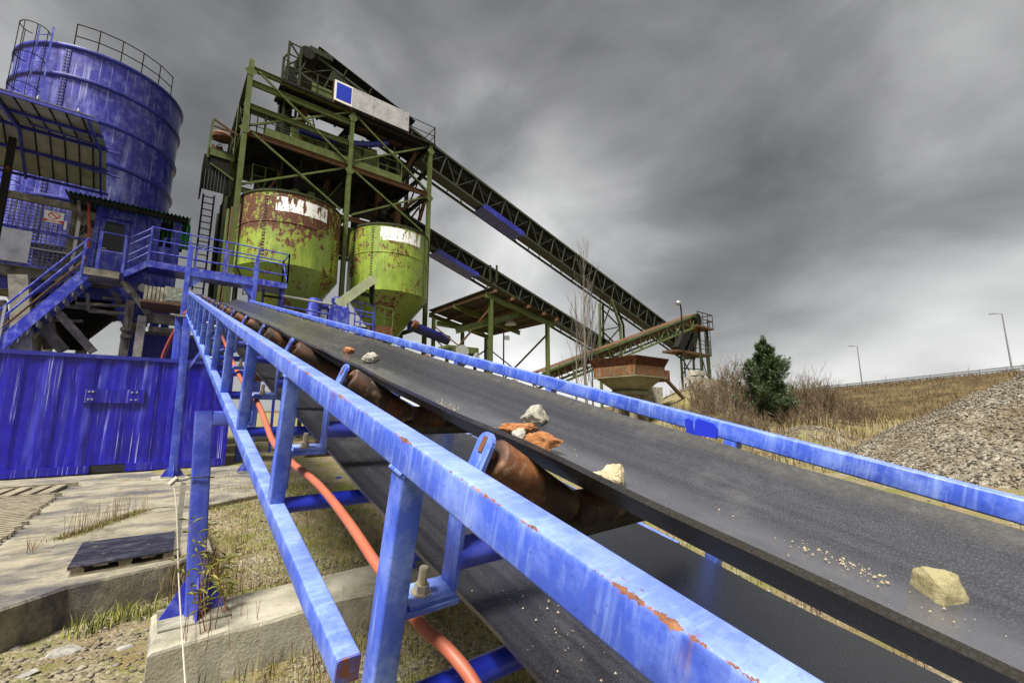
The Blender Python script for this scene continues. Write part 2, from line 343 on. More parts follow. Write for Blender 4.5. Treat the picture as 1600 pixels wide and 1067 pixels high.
def belt_material(name, dusty=True):
    t = NT(name); X, S, Wc = conv_coords(t)
    lines = t.noise(1, 6, .6, t.comb(t.math('MULTIPLY', X, 150), t.math('MULTIPLY', S, 1.1), 0))
    wide = t.noise(1, 5, .6, t.comb(t.math('MULTIPLY', X, 26), t.math('MULTIPLY', S, .5), 0))
    c = t.mix(t.ramp(wide, [(.35, 0.), (.68, 1.)]), (.024, .024, .029), (.056, .056, .066))
    c = t.mix(t.math('MULTIPLY', t.ramp(lines, [(.5, 0.), (.72, 1.)]), .35), c, (.050, .050, .060))
    dust = t.ramp(t.noise(55, 6, .72), [(.58, 0.), (.74, .5)]); c = t.mix(dust, c, (.075, .073, .075))
    cell = t.voro(150, None, 'DISTANCE_TO_EDGE'); c = t.mix(t.ramp(cell, [(.02, .6), (.22, 0.)]), c, (.006, .006, .007))
    track_sheen = t.math('MULTIPLY', t.ramp(t.math('ADD', X, t.math('MULTIPLY', t.math('SUBTRACT', wide, .5), .12)), [(0., 0.), (1., 0.)]), 1.0)
    trk_sheen = t.ramp(t.math('ABSOLUTE', t.math('SUBTRACT', t.math('ADD', X, t.math('MULTIPLY', t.math('SUBTRACT', wide, .5), .10)), 1.18)), [(.06, .55), (.17, 0.)]); c = t.mix(t.math('MULTIPLY', trk_sheen, t.ramp(t.noise(6, 7, .7), [(.3, .5), (.6, 1.)])), c, (.125, .125, .142))  # pale band on the flat: worn track and sky sheen put into the colour
    scuff = t.ramp(t.noise(3.2, 9, .74, t.mapping((1, .5, 1), loc=(3, 3, 1))), [(.56, 0.), (.70, .5)]); c = t.mix(scuff, c, (.10, .098, .10))
    if dusty:
        edgev = t.math('ADD', X, t.math('MULTIPLY', t.math('SUBTRACT', t.noise(9, 6, .7), .5), .045))
        em = t.math('MULTIPLY', t.ramp(edgev, [(0.0, 0.), (1.0, 0.)]), 1.0)
        em = t.math('MULTIPLY', t.ramp(t.math('SUBTRACT', edgev, 1.0), [(.50, 0.), (.545, 1.)]), t.ramp(t.noise(120, 5, .7), [(.25, .55), (.6, .95)]))
        c = t.mix(em, c, t.ramp(t.noise(30, 7, .7), [(.3, (.030, .029, .026)), (.6, (.070, .067, .060)), (.8, (.12, .113, .10))]))
    tex = t.voro(150)
    t.set(Base_Color=c, Roughness=t.math('ADD', .18, t.math('MULTIPLY', t.noise(14, 5, .65), .22)), Specular_IOR_Level=.9, Coat_Weight=.8, Coat_Roughness=.22)
    hgt = t.math('ADD', t.math('MULTIPLY', tex, 1.1), t.math('MULTIPLY', lines, .35))
    t.set(Normal=t.bump(hgt, .24, .003)); return t.mat
M['belt'] = belt_material('black_belt_rubber'); M['belt_back'] = belt_material('black_return_belt_rubber', False)
def roller_material():
    t = NT('rusty_roller'); c = t.mix(.35, rustcol(t, 9), (.05, .03, .018))
    n = t.noise(5, 8, .7); c = t.mix(t.ramp(n, [(.38, 0.), (.56, .95)]), c, (.022, .016, .012))
    c = t.mix(t.math('MULTIPLY', t.ramp(t.noise(8, 7, .7, t.mapping(loc=(5, 2, 9))), [(.56, 0.), (.68, 1.)]), .7), c, (.34, .27, .17))
    t.set(Base_Color=c, Roughness=.62, Normal=t.bump(t.noise(70, 7, .75), .4, .004)); return t.mat
M['roller'] = roller_material(); M['weld'] = M['chord']
M['cross'] = paint('dusty_cross_tube_paint', (.075, .070, .058), rust=.34, rust_scale=5, fade=.5, dirt=.5, fade_col=(.24, .22, .17), rough=.8, spec=.2)
M['sleeve'] = paint('rust_topped_blue_sleeve', (.022, .040, .42), rust=.50, rust_scale=9, fade=.3, dirt=.4, fade_col=(.25, .28, .6), rough=.55)
M['bolt'] = flat('zinc_bolt', (.52, .47, .36), .4, .6, .25, 60)
M['bluetube'] = paint('bright_blue_tube_paint', (.016, .032, .50), rust=.05, fade=.2, streak=.15, dirt=.3, fade_col=(.12, .2, .7), rough=.36)

conv = thing('belt_conveyor', 'long blue steel belt conveyor with black belt and rusty rollers climbing to the plant', 'conveyor', (1.17, 3.99, 0.0))
XN0, XN1, XF0, XF1, XC = .40, .46, 1.875, 1.935, 1.1675
S_END = 15.1
def cbar(name, x0, x1, s0, s1, w0, w1, mat, ch=.007):
    a = cv((x0 + x1) / 2, s0, (w0 + w1) / 2); b = cv((x0 + x1) / 2, s1, (w0 + w1) / 2)
    return MB().bar(a, b, x1 - x0, w1 - w0, E3, ch).build(name, mat, conv, 40)
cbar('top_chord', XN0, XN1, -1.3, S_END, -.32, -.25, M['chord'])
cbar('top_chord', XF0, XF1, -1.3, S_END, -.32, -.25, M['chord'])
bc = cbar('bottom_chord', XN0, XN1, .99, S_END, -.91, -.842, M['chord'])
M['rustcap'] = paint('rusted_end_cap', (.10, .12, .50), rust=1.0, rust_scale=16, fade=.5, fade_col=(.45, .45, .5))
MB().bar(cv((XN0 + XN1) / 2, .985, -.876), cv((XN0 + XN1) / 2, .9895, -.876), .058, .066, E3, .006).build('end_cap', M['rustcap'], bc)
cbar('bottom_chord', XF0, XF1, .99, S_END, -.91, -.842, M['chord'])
SK = [.82 + 1.12 * k for k in range(13)]
for k, s in enumerate(SK):
    for x0, x1 in ((XN0, XN1), (XF0, XF1)):
        lowW = -1.52 if k == 0 else -.843
        a, b = cv((x0 + x1) / 2, s, lowW), cv((x0 + x1) / 2, s, -.319)
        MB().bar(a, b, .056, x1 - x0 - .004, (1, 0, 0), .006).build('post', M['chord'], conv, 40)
for k in range(5):
    s = SK[k]; w_b = MB()
    for r_ in range(8):
        u = r_ / 8; a = cv(XN0 + .001, s - .027 + .054 * u, -.321); b = cv(XN0 + .001, s - .027 + .054 * (u + .16), -.321); w_b.tube(a, b, .0042 + .0012 * (r_ % 2), 6)
        a = cv(XN0 + .004 + .052 * u, s - .0285, -.321); b = cv(XN0 + .004 + .052 * (u + .16), s - .0285, -.321); w_b.tube(a, b, .0042 + .0012 * ((r_ + 1) % 2), 6)
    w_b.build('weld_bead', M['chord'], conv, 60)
# idlers
def plate_path(pts, s, wid, thk, cap=True):
    """flat bar following (X, W) points in the cross plane, width along the belt; rounded upper end"""
    mb = MB(); n = len(pts)
    for i in range(n - 1):
        a, b = pts[i], pts[i + 1]; d = Vector((b[0] - a[0], b[1] - a[1])).normalized(); nrm = Vector((-d.y, d.x)) * thk / 2
        poly = []
        if cap and i == n - 2:
            L = (Vector(b) - Vector(a)).length - wid / 2
            loc = [(0, -wid / 2), (0, wid / 2)] + [(L + wid / 2 * math.sin(R(g)), wid / 2 * math.cos(R(g))) for g in range(0, 181, 20)]
        else:
            L = (Vector(b) - Vector(a)).length; loc = [(0, -wid / 2), (0, wid / 2), (L, wid / 2), (L, -wid / 2)]
        poly = [cv(a[0] + d.x * u - nrm.x, s + v_, a[1] + d.y * u - nrm.y) for u, v_ in loc]
        mb.prism(poly, cv(2 * nrm.x, 0, 2 * nrm.y) - C0)
    return mb
def mir(p): return (2 * XC - p[0], p[1])
AX_O, AX_I = (.664, -.314), (.985, -.495)
for k, s in enumerate(SK):
    s = s + .035
    idl = MB().tube(cv(.60, s, -.555), cv(2 * XC - .60, s, -.555), .036, 16).build('idler_beam', M['cross'], conv, 40)
    for x0, x1 in ((.598, .76), (2 * XC - .76, 2 * XC - .598)): MB().tube(cv(x0, s, -.555), cv(x1, s, -.555), .0375, 16).build('beam_sleeve', M['sleeve'], idl, 40)
    for side in (0, 1):
        f = (lambda p: p) if side == 0 else mir
        if side == 1 and k == 0: continue
        plate_path([f((.599, -.628)), f((.594, -.445)), f((.655, -.258) if side == 0 else (.645, -.30))], s, .060, .012).build('roller_bracket', M['chord'], idl)
        if side == 0: MB().bar(cv(.6315, s + .002, -.305), cv(.6465, s + .002, -.268), .016, .004, cv(-.92, 0, .38) - C0).build('shaft_slot', M['rusty'], idl)
        d = Vector((f(AX_I)[0] - f(AX_O)[0], f(AX_I)[1] - f(AX_O)[1])).normalized()
        o = f(AX_O); i_ = f(AX_I)
        rl = MB(); pa = cv(o[0] + d.x * .012, s, o[1] + d.y * .012); pb = cv(i_[0] - d.x * .012, s, i_[1] - d.y * .012)
        ax = (pb - pa).normalized(); L = (pb - pa).length
        prof = [(0, .036), (.002, .045), (.007, .0495), (L * .5, .050), (L - .007, .0495), (L - .002, .045), (L, .036)]
        rl.path([pa + ax * u for u, _ in prof], .05, 24, [q for _, q in prof]); rl.build('roller', M['roller'], idl, 50)
        MB().tube(pa - ax * .032, pa, .011, 8).build('roller_shaft', M['rusty'], idl)
        plate_path([f((.968, -.52)), f((.988, -.47))], s, .05, .010).build('inner_bracket', M['cross'], idl)
        sx = 1 if side == 0 else -1; xw = XN1 if side == 0 else XF0
        foot = MB()
        x0, x1 = sorted((xw + sx * .001, xw + sx * .142))
        foot.bar(cv((x0 + x1) / 2, s - .045, -.646), cv((x0 + x1) / 2, s + .045, -.646), x1 - x0, .011, E3)
        foot.bar(cv(xw + sx * .006, s, -.80), cv(xw + sx * .006, s, -.652), .010, .056, E1)
        foot.build('foot_bracket', M['chord'], conv)
        MB().bar(cv((x0 + x1) / 2 + sx * .006, s - .040, -.6345), cv((x0 + x1) / 2 + sx * .006, s + .040, -.6345), x1 - x0 - .02, .011, E3).build('idler_foot', M['chord'], idl)
        b = MB(); c0 = cv(xw + sx * .062, s, -.629)
        b.tube(c0, c0 + E3 * .003, .024, 18); b.tube(c0 + E3 * .003, c0 + E3 * .021, .0175, 6); b.tube(c0 + E3 * .021, c0 + E3 * .060, .0098, 12)
        for q in range(5): b.tube(c0 + E3 * (.026 + q * .007), c0 + E3 * (.0295 + q * .007), .0108, 12)
        b.build('bolt', M['bolt'], conv)
    MB().path([cv(XC - .155, s, -.502), cv(XC - .150, s, -.502), cv(XC + .150, s, -.502), cv(XC + .155, s, -.502)], .05, 20, [.04, .054, .054, .04]).build('roller', M['roller'], idl, 50)
    MB().tube(cv(XN1, s - .03, -.868), cv(XF0, s - .03, -.868), .033, 16, caps=False).build('cross_tube', M['bluetube'], conv, 40)
    if k % 2 == 1: MB().tube(cv(.64, s + .45, -.785), cv(2 * XC - .64, s + .45, -.785), .045, 16).build('return_roller', M['roller'], conv, 40)
# web bolts on some near posts
for k, ww in ((4, -.40), (4, -.72), (5, -.45)):
    c0 = cv(XN0, SK[k], ww); MB().tube(c0 - V(.012, 0, 0), c0 + V(.001, 0, 0), .014, 6).build('bolt', M['bolt'], conv)
# belts
half = [(.76, -.281), (.80, -.304), (.85, -.332), (.90, -.360), (.945, -.385), (.98, -.4035), (1.01, -.417), (1.045, -.4245), (1.09, -.427)]
prof = half + [(XC, -.4275)] + [mir(p) for p in half[::-1]]
def sheet(prof, s0, s1, ds, sag, thick, mat, name):
    n = int((s1 - s0) / ds); vs = []; m = len(prof)
    for i in range(n + 1):
        s = s0 + (s1 - s0) * i / n
        ph = ((s - SK[0] - .035) / 1.12) % 1.0; dz = -sag * math.sin(math.pi * ph) ** 2
        for j, (x, w) in enumerate(prof):
            ed = abs(x - XC) / .41; wob = .004 * ed ** 3 * math.sin(s * 3.1 + (0 if x < XC else 2)) + .002 * ed ** 3 * math.sin(s * 9.7)
            vs.append(cv(x, s, w + dz * (1 - .4 * ed) + wob))
        for j, (x, w) in enumerate(prof):
            p = vs[i * 2 * m + j]
            vs.append(p - E3 * thick)
    fs = []
    for i in range(n):
        a, b = i * 2 * m, (i + 1) * 2 * m
        for j in range(m - 1):
            fs.append((a + j, a + j + 1, b + j + 1, b + j)); fs.append((a + m + j, b + m + j, b + m + j + 1, a + m + j + 1))
        fs.append((a, b, b + m, a + m)); fs.append((a + m - 1, a + 2 * m - 1, b + 2 * m - 1, b + m - 1))
    return MB().add(vs, fs).build(name, mat, conv, 50)
sheet(prof, -1.3, S_END + .15, .07, .006, .013, M['belt'], 'belt')
sheet([(.69 + (1.645 - .69) * k / 10, -.722 - .010 * math.sin(math.pi * k / 10)) for k in range(11)], -1.3, S_END + .1, .14, .004, .012, M['belt_back'], 'return_belt')
MB().tube(cv(.66, S_END + .15, -.60), cv(1.68, S_END + .15, -.60), .17, 24).build('head_pulley', M['roller'], conv, 40)
# notched hook plate on the inside of the far chord
hp = [(1070, 655), (1076, 653), (1080, 657), (1081, 672), (1085, 673), (1086, 657), (1090, 654), (1115, 662), (1120, 670), (1119, 685), (1072, 677)]
MB().prism([at(x, y, X=1.862) for x, y in hp], (.0125, 0, 0)).build('hook_plate', M['bluetube'], conv)
# supports: legs with base gussets and a short arm to the chord
def support(name, xl, y, ztop, zbase, parent, w=.11, gus=True, arm=True):
    lean_ = -.07 if xl < XC else .07
    mb = MB().bar((xl, y, zbase + .012), (xl + lean_, y, ztop), w, w, (0, 1, 0), .010); lg = mb.build(name, M['blue'], parent, 40)
    if arm: MB().bar((xl + lean_ + (w / 2 + .001) * (1 if xl < XC else -1), y, ztop - w / 2 - .001), (XN0 + .20 if xl < XC else XF1 - .20, y, ztop - w / 2 - .001), w * .97, w * .97, (0, 0, 1), .010).build('leg_arm', M['blue'], lg, 40)
    if gus:
        MB().box((xl - .2, y - .2, zbase), (xl + .2, y + .2, zbase + .012)).build('base_plate', M['dusty'], lg)
        for dx, dy in ((-1, 0), (1, 0), (0, -1), (0, 1)):
            a = Vector((xl + dx * w / 2, y + dy * w / 2, zbase + .012)); t_ = Vector((dy, dx, 0)) * .006
            MB().prism([a - t_, a - t_ + Vector((dx, dy, 0)) * .14, a - t_ + Vector((0, 0, .24))], t_ * 2).build('gusset', M['blue_rail'], lg)
    return lg
support('support_leg', .36, 4.0, 1.41, .0, conv); support('support_leg', 2 * XC - .36, 4.0, 1.41, .0, conv)
lg2 = support('support_leg', .46, 12.4, 3.52, .0, conv, w=.15); support('support_leg', 2 * XC - .46, 12.4, 3.52, .0, conv, w=.15)
MB().bar((.50, 12.4, 2.35), (.95, 12.3, 3.3), .05, .05).build('leg_brace', M['blue'], lg2)
MB().bar((.48, 12.4, 2.45), (1.85, 12.4, 3.4), .05, .05).build('leg_brace', M['blue'], lg2)
p3 = at(292, 440, Y=14.75); top3 = 6.0
for x in (p3.x, 2 * XC - p3.x):
    lg = support('support_leg', x, 14.75, 4.0, .0, conv, w=.16, gus=False, arm=False)
    MB().bar((x, 14.75, 4.003), (x, 14.75, top3 - (.0 if x < XC else .1)), .12, .12, (0, 1, 0), .01).build('leg_extension', M['blue'], lg)
    MB().box((x - .17, 14.58, 3.95), (x + .17, 14.92, 3.999)).build('leg_flange', M['dusty'], lg)
MB().bar((p3.x + .061, 14.75, 5.22), (2 * XC - p3.x - .061, 14.75, 5.22), .10, .16).build('portal_beam', M['blue'], conv)
for sx, x in ((1, p3.x + .061), (-1, 2 * XC - p3.x - .061)):
    MB().prism([V(x, 14.74, 5.139), V(x + sx * .35, 14.74, 5.139), V(x, 14.74, 4.8)], (0, .02, 0)).build('gusset', M['blue'], conv)

# ------------------------------------------------------------------ orange hose inside the near truss
hose_px = [(345, 520, .56), (368, 575, .52), (386, 607, .50), (402, 628, .50), (415, 660, .50), (428, 692, .50), (455, 722, .52), (492, 752, .54), (520, 783, .54), (552, 826, .53), (590, 884, .53), (636, 948, .54), (662, 980, .56), (705, 1020, .58), (745, 1075, .60), (790, 1180, .60)]
t = NT('orange_hose_pvc'); c = t.mix(t.noise(7, 7, .7), (.30, .070, .036), (.44, .135, .075)); c = t.mix(t.ramp(t.noise(60, 5, .7), [(.62, 0.), (.7, .5)]), c, (.25, .10, .06))
t.set(Base_Color=c, Roughness=.5, Normal=t.bump(t.noise(40, 5), .1, .004)); M['hose'] = t.mat
hs = MB().path(bez([at(x, y, X=X) for x, y, X in hose_px], 6), .0150, 14).build('hose', M['hose'], None, 60)
tag(hs, 'orange plastic hose threaded along the inside of the blue conveyor truss', 'hose')

# ------------------------------------------------------------------ stones on the belt
def rock_mesh(size, seed, cuts=11, sub=4, rough=.17, sq=(1, 1, 1)):
    import bmesh
    bm = bmesh.new(); bmesh.ops.create_icosphere(bm, subdivisions=sub, radius=1.0); rn = random.Random(seed)
    planes = []
    for _ in range(cuts):
        d = Vector((rn.gauss(0, 1), rn.gauss(0, 1), rn.gauss(0, 1))).normalized(); planes.append((d, rn.uniform(.55, .82)))
    for v in bm.verts:
        p = v.co.copy()
        for d, h in planes:
            e = p.dot(d) - h
            if e > 0: p -= d * e * .93
        n = mnoise.fractal(p * 2.6 + Vector((seed, 0, 0)), .75, 2.1, 6); p *= 1 + rough * n
        v.co = Vector((p.x * size[0] * sq[0], p.y * size[1] * sq[1], p.z * size[2] * sq[2])) * .62
    vs = [v.co.copy() for v in bm.verts]; fs = [tuple(x.index for x in f.verts) for f in bm.faces]; bm.free(); return vs, fs
def stone_mat(name, cols, sc=14):
    t = NT(name); n = t.noise(sc, 8, .7, dist=.4); k = len(cols)
    c = t.ramp(n, [(.28 + .44 * i / (k - 1), q) for i, q in enumerate(cols)])
    t.set(Base_Color=c, Roughness=.9, Normal=t.bump(t.noise(sc * 5, 9, .75), .7, .008)); return t.mat
M['st_yellow'] = stone_mat('yellow_sandstone', [(.045, .04, .016), (.20, .17, .075), (.31, .27, .145), (.16, .165, .06)], 20)
M['st_orange'] = stone_mat('orange_brick_rubble', [(.09, .03, .009), (.30, .115, .035), (.46, .24, .095)], 22)
M['st_white'] = stone_mat('pale_limestone', [(.09, .08, .06), (.30, .285, .235), (.44, .42, .37)], 20)
M['st_cream'] = stone_mat('cream_limestone', [(.22, .17, .085), (.42, .35, .21), (.52, .46, .32)], 16)
def stone(px, py, wpx, hpx, seed, mat, label, Wd=-.4265, rot=0, deep=1.0, cuts=11, lift=0.0):
    base = cvray(px, py, Wd); depth = (base - C0).dot(_F); w = wpx / FPX * depth; h = hpx / FPX * depth
    vs, fs = rock_mesh((w / 1.05, w * deep, h * 1.0), seed, cuts)
    rm = Matrix.Rotation(rot, 3, 'Z'); vs = [rm @ v for v in vs]; zmin = sorted(v.z for v in vs)[len(vs) // 14]
    o = MB().add([base + Vector((v.x, v.y, v.z - zmin + lift)) + E1 * 0 for v in vs], fs).build('stone', mat, None, 28)
    return tag(o, label, 'stone', 'stones lying on the conveyor belt')
def block_stone(px, py, wpx, mat, label):
    import bmesh
    base = cvray(px, py, -.4265); w = wpx / FPX * (base - C0).dot(_F); bm = bmesh.new(); bmesh.ops.create_icosphere(bm, subdivisions=5, radius=1.0)
    rt = (_R * 1.0); fw = Vector((_F.x, _F.y, 0)).normalized()
    pl = [((-1, -.05, .12), .66), ((.97, .1, .22), .60), ((.15, -.95, .30), .50), ((0, 1, .2), .55), ((-.05, -.42, .92), .47), ((.25, .55, .80), .50), ((-.75, -.1, .68), .68), ((.62, -.62, .3), .62), ((-.6, -.75, .1), .70), ((0, 0, -1), .36), ((.7, .1, .75), .66), ((.05, -.99, -.15), .56)]
    pl = [(Vector(d).normalized(), h) for d, h in pl]; out = []
    for v in bm.verts:
        p = v.co * 1.3
        for _ in range(2):
            for d, h in pl:
                e = p.dot(d) - h
                if e > 0: p -= d * e * .97
        q = p * 3.0; lay = .016 * math.sin(p.z * 34 + 2.2 * mnoise.noise(q)) * (1 if abs(p.z) < .42 else .3); n = mnoise.fractal(q + Vector((3, 1, 7)), .9, 2.1, 5) * .045 + mnoise.noise(p * 11) * .012
        p = p * (1 + n) + Vector((p.x, p.y, 0)).normalized() * lay; out.append(p)
    fs = [tuple(x.index for x in f.verts) for f in bm.faces]; bm.free(); k = w / 1.26
    o = MB().add([base + (rt * p.x + fw * (p.y + .25) + Vector((0, 0, p.z * 1.25 + .42))) * k for p in out], fs).build('stone', mat, None, 40)
    return tag(o, label, 'stone', 'stones lying on the conveyor belt')
block_stone(1484, 942, 52, M['st_yellow'], 'large blocky yellowish stone lying on the belt nearest the camera')
stone(960, 757, 42, 30, 9, M['st_cream'], 'rounded cream stone at the near belt edge below the orange rubble')
stone(938, 748, 26, 12, 19, M['st_cream'], 'small pale cream chip just left of the rounded cream stone')
stone(838, 669, 42, 34, 23, M['st_white'], 'grey white lump behind the orange rubble in the middle of the belt')
stone(812, 679, 52, 22, 31, M['st_orange'], 'orange brown rubble piece in front of the grey white lump', rot=.4)
stone(812, 690, 24, 20, 37, M['st_white'], 'small white chip wedged between the two orange rubble pieces')
stone(846, 705, 66, 26, 43, M['st_orange'], 'long orange slab of rubble overlapping the near belt edge', rot=-.6, deep=.45)
stone(580, 567, 25, 18, 51, M['st_white'], 'white knobbly stone further up the belt beside a small brick bit')
stone(546, 553, 15, 11, 57, M['st_orange'], 'small orange brick bit further up the belt beside a white stone', cuts=12)
# crumbs of gravel and sand on both belts
cr_v, cr_f = [], []
def crumbs(n, px0, py0, px1, py1, spread, Wd, smin, smax, seed):
    rn = random.Random(seed)
    for _ in range(n):
        u = rn.random(); p = cvray(px0 + (px1 - px0) * u + rn.gauss(0, spread), py0 + (py1 - py0) * u + rn.gauss(0, spread * .5), Wd)
        s = rn.uniform(smin, smax) * rn.random() ** 2.0 * .8 + .0008; b = len(cr_v)
        a = rn.random() * 6; tri = [p + Vector((math.cos(a + 2.09 * i) * s, math.sin(a + 2.09 * i) * s, 0)) for i in range(3)]
        cr_v.extend(tri + [p + E3 * s * 1.2, p - E3 * s * .4]); cr_f.extend([(b, b + 1, b + 3), (b + 1, b + 2, b + 3), (b + 2, b, b + 3), (b + 1, b, b + 4), (b + 2, b + 1, b + 4), (b, b + 2, b + 4)])
crumbs(170, 1250, 840, 1385, 905, 12, -.424, .003, .0065, 1); crumbs(50, 1085, 762, 1130, 790, 8, -.424, .003, .006, 2)
crumbs(110, 682, 628, 712, 640, 6, -.424, .003, .006, 3); crumbs(260, 800, 640, 1550, 960, 70, -.424, .002, .004, 4)
crumbs(60, 860, 650, 900, 700, 14, -.424, .002, .005, 5); crumbs(70, 790, 900, 900, 1040, 40, -.718, .003, .006, 6)
crumbs(40, 480, 535, 570, 565, 5, -.424, .004, .008, 8)
cr = MB().add(cr_v, cr_f).build('gravel_crumbs', M['st_cream']); tag(cr, 'pale sand and gravel crumbs scattered along the black belt', 'gravel', kind='stuff')
# ================================================================== GROUND
def sm(x): x = max(0., min(1., x)); return x * x * (3 - 2 * x)
def road_z(y): return max(3.0, min(9.5, 7.75 - (y - 5.3) * .078))
def ground_z(x, y, fine=True):
    d = math.hypot(x - .6, y - 1.0); z = -.30 + .28 * sm((d - 4.6) / 5.0)
    z += 2.9 * math.exp(-(((x - 28.5) / 5.5) ** 2 + ((y - 14.5) / 4.5) ** 2))
    z += 1.3 * math.exp(-(((x - 21.5) / 2.6) ** 2 + ((y - 6.6) / 1.6) ** 2)) * .62
    z += .9 * sm((x - 22) / 14) * sm((y + 6) / 10)
    if x > 40: z += (road_z(y) - .9) * sm((x - 62) / 46)
    if fine:
        z += .05 * mnoise.noise(Vector((x * .9, y * .9, 0))) + .02 * mnoise.noise(Vector((x * 4, y * 4, 3))) + (.10 * mnoise.noise(Vector((x * .25, y * .25, 8))) if d > 9 else 0)
    return z
def ground_material():
    t = NT('yard_ground')
    big = t.noise(.55, 6, .62); mid = t.noise(2.6, 8, .68); fine = t.noise(38, 6, .7)
    st = t.voro(42, None, 'F1', 'Color'); stv = t.math('MULTIPLY', t.dot(st, (.4, .3, .3)), 1.0); std = t.voro(42)
    gravel = t.mix(t.ramp(stv, [(.25, 0.), (.8, 1.)]), (.10, .085, .055), (.40, .35, .25))
    soil = t.mix(mid, (.13, .095, .045), (.30, .235, .125))
    c = t.mix(t.ramp(mid, [(.42, 0.), (.58, 1.)]), soil, gravel)
    dry = t.mix(fine, (.14, .10, .045), (.32, .25, .12)); c = t.mix(t.ramp(big, [(.48, 0.), (.62, .7)]), c, dry)
    green = t.mix(fine, (.06, .075, .014), (.24, .25, .055)); gm = t.ramp(t.noise(1.3, 7, .7, t.mapping(loc=(4, 7, 0))), [(.46, 0.), (.60, .85)]); c = t.mix(gm, c, green)
    x = t.xyz()[0]; far = t.ramp(t.math('DIVIDE', x, 200), [(.27, 0.), (.33, 1.)])
    bank = t.ramp(t.noise(.35, 8, .72), [(.32, (.045, .035, .018)), (.5, (.10, .072, .033)), (.68, (.17, .125, .055))])
    c = t.mix(far, c, bank)
    t.set(Base_Color=c, Roughness=.95, Specular_IOR_Level=.2)
    t.set(Normal=t.bump(t.math('ADD', t.math('MULTIPLY', std, -.8), t.noise(60, 7, .75)), .8, .02)); return t.mat
M['ground'] = ground_material()
def polar_ground():
    na = 300; rads = [0.0] + list(np.geomspace(.7, 1600, 150)); vs = [(0.6, 1.0, ground_z(.6, 1.0))]; fs = []
    for r in rads[1:]:
        for k in range(na):
            g = 2 * math.pi * k / na; x, y = .6 + r * math.cos(g), 1 + r * math.sin(g); vs.append((x, y, ground_z(x, y, r < 140)))
    for k in range(na): fs.append((0, 1 + k, 1 + (k + 1) % na))
    for i in range(len(rads) - 2):
        a, b = 1 + i * na, 1 + (i + 1) * na
        for k in range(na): fs.append((a + k, b + k, b + (k + 1) % na, a + (k + 1) % na))
    return MB().add(vs, fs).build('ground', M['ground'], None, 180)
tag(polar_ground(), kind='structure')

# ------------------------------------------------------------------ concrete slabs and footing
def conc_mat(name, stain=.6, cols=None):
    t = NT(name); a, b, d = cols or ((.20, .18, .135), (.40, .37, .29), (.50, .47, .38))
    c = t.ramp(t.noise(2.4, 9, .7, dist=.4), [(.3, a), (.5, b), (.7, d)])
    c = t.mix(t.ramp(t.noise(.9, 8, .74, t.mapping((1, 1.7, 1), loc=(2, 5, 1))), [(.47, 0.), (.60, stain)]), c, (.055, .052, .060))
    c = t.mix(t.ramp(t.noise(3.1, 8, .75, t.mapping(loc=(9, 1, 1))), [(.56, 0.), (.66, .5)]), c, (.13, .12, .035))
    c = t.mix(t.ramp(t.noise(80, 5, .7), [(.58, 0.), (.70, .5)]), c, (.10, .09, .07))
    # moss and damp on the sides near the soil
    t.set(Base_Color=c, Roughness=.92, Normal=t.bump(t.math('ADD', t.noise(26, 9, .75), t.math('MULTIPLY', t.voro(60), .3)), .55, .012)); return t.mat
M['slab'] = conc_mat('stained_slab_concrete', .9, ((.10, .09, .06), (.235, .21, .15), (.34, .305, .225))); M['footing'] = conc_mat('pale_footing_concrete', .25, ((.17, .155, .11), (.33, .305, .23), (.43, .40, .32)))
def slab(name, poly, z1, z0, mat, jit=.012, step=.22, bev=.02, kind='structure'):
    pts = []; n = len(poly)
    for i in range(n):
        a, b = Vector(poly[i]).to_2d(), Vector(poly[(i + 1) % n]).to_2d(); m = max(1, int((b - a).length / step))
        for k in range(m):
            p = a + (b - a) * k / m; j = Vector((mnoise.noise((p.x * 5, p.y * 5, 1)), mnoise.noise((p.x * 5, p.y * 5, 9)))) * jit * (2 if k else 1); pts.append(p + j)
    c = sum(pts, Vector((0, 0))) / len(pts); N = len(pts)
    def off(p, d): v = c - p; return p + v.normalized() * d
    rings = [[(p.x, p.y, z0) for p in pts], [(p.x, p.y, z1 - bev + .012 * mnoise.noise((p.x * 3, p.y * 3, 4))) for p in pts], [(*off(p, bev * .9), z1) for p in pts]]
    vs = [q for r_ in rings for q in r_]; fs = [(i * N + k, i * N + (k + 1) % N, (i + 1) * N + (k + 1) % N, (i + 1) * N + k) for i in range(2) for k in range(N)]
    fs.append(tuple(range(2 * N, 3 * N)))
    o = MB().add(vs, fs).build(name, mat, None); return tag(o, kind=kind)
g0 = lambda x, y, z=0: at(x, y, Z=z)
slab('concrete_slab', [(-7.5, 4.55), (-2.2, 4.75), g0(0, 951), g0(107, 915), g0(273, 879), (.62, 5.6), (.66, 8.2), g0(247, 793), g0(94, 843), g0(84, 861), g0(0, 873), (-7.5, 6.2)], 0.0, -.55, M['slab'])
slab('concrete_apron', [(-7.5, 6.23), g0(0, 871), g0(84, 858), g0(95, 838), g0(249, 790), (.66, 8.4), (1.9, 9.2), (1.9, 20), (-14, 20), (-14, 6.5)], -.012, -.55, M['slab'])
ft = slab('concrete_footing', [(.115, 3.53), (2.45, 3.66), (2.45, 4.22), (.13, 4.17)], 0.0, -.6, M['footing'], jit=.010, step=.12, kind=None)
tag(ft, 'pale concrete footing strip under the nearest conveyor legs', 'footing')
ft2 = slab('concrete_footing', [(.1, 12.05), (.75, 12.05), (.75, 12.75), (.1, 12.75)], 0.0, -.4, M['footing'], jit=.006, step=.2, kind=None)
tag(ft2, 'small concrete pad under the second conveyor leg by the container', 'footing')

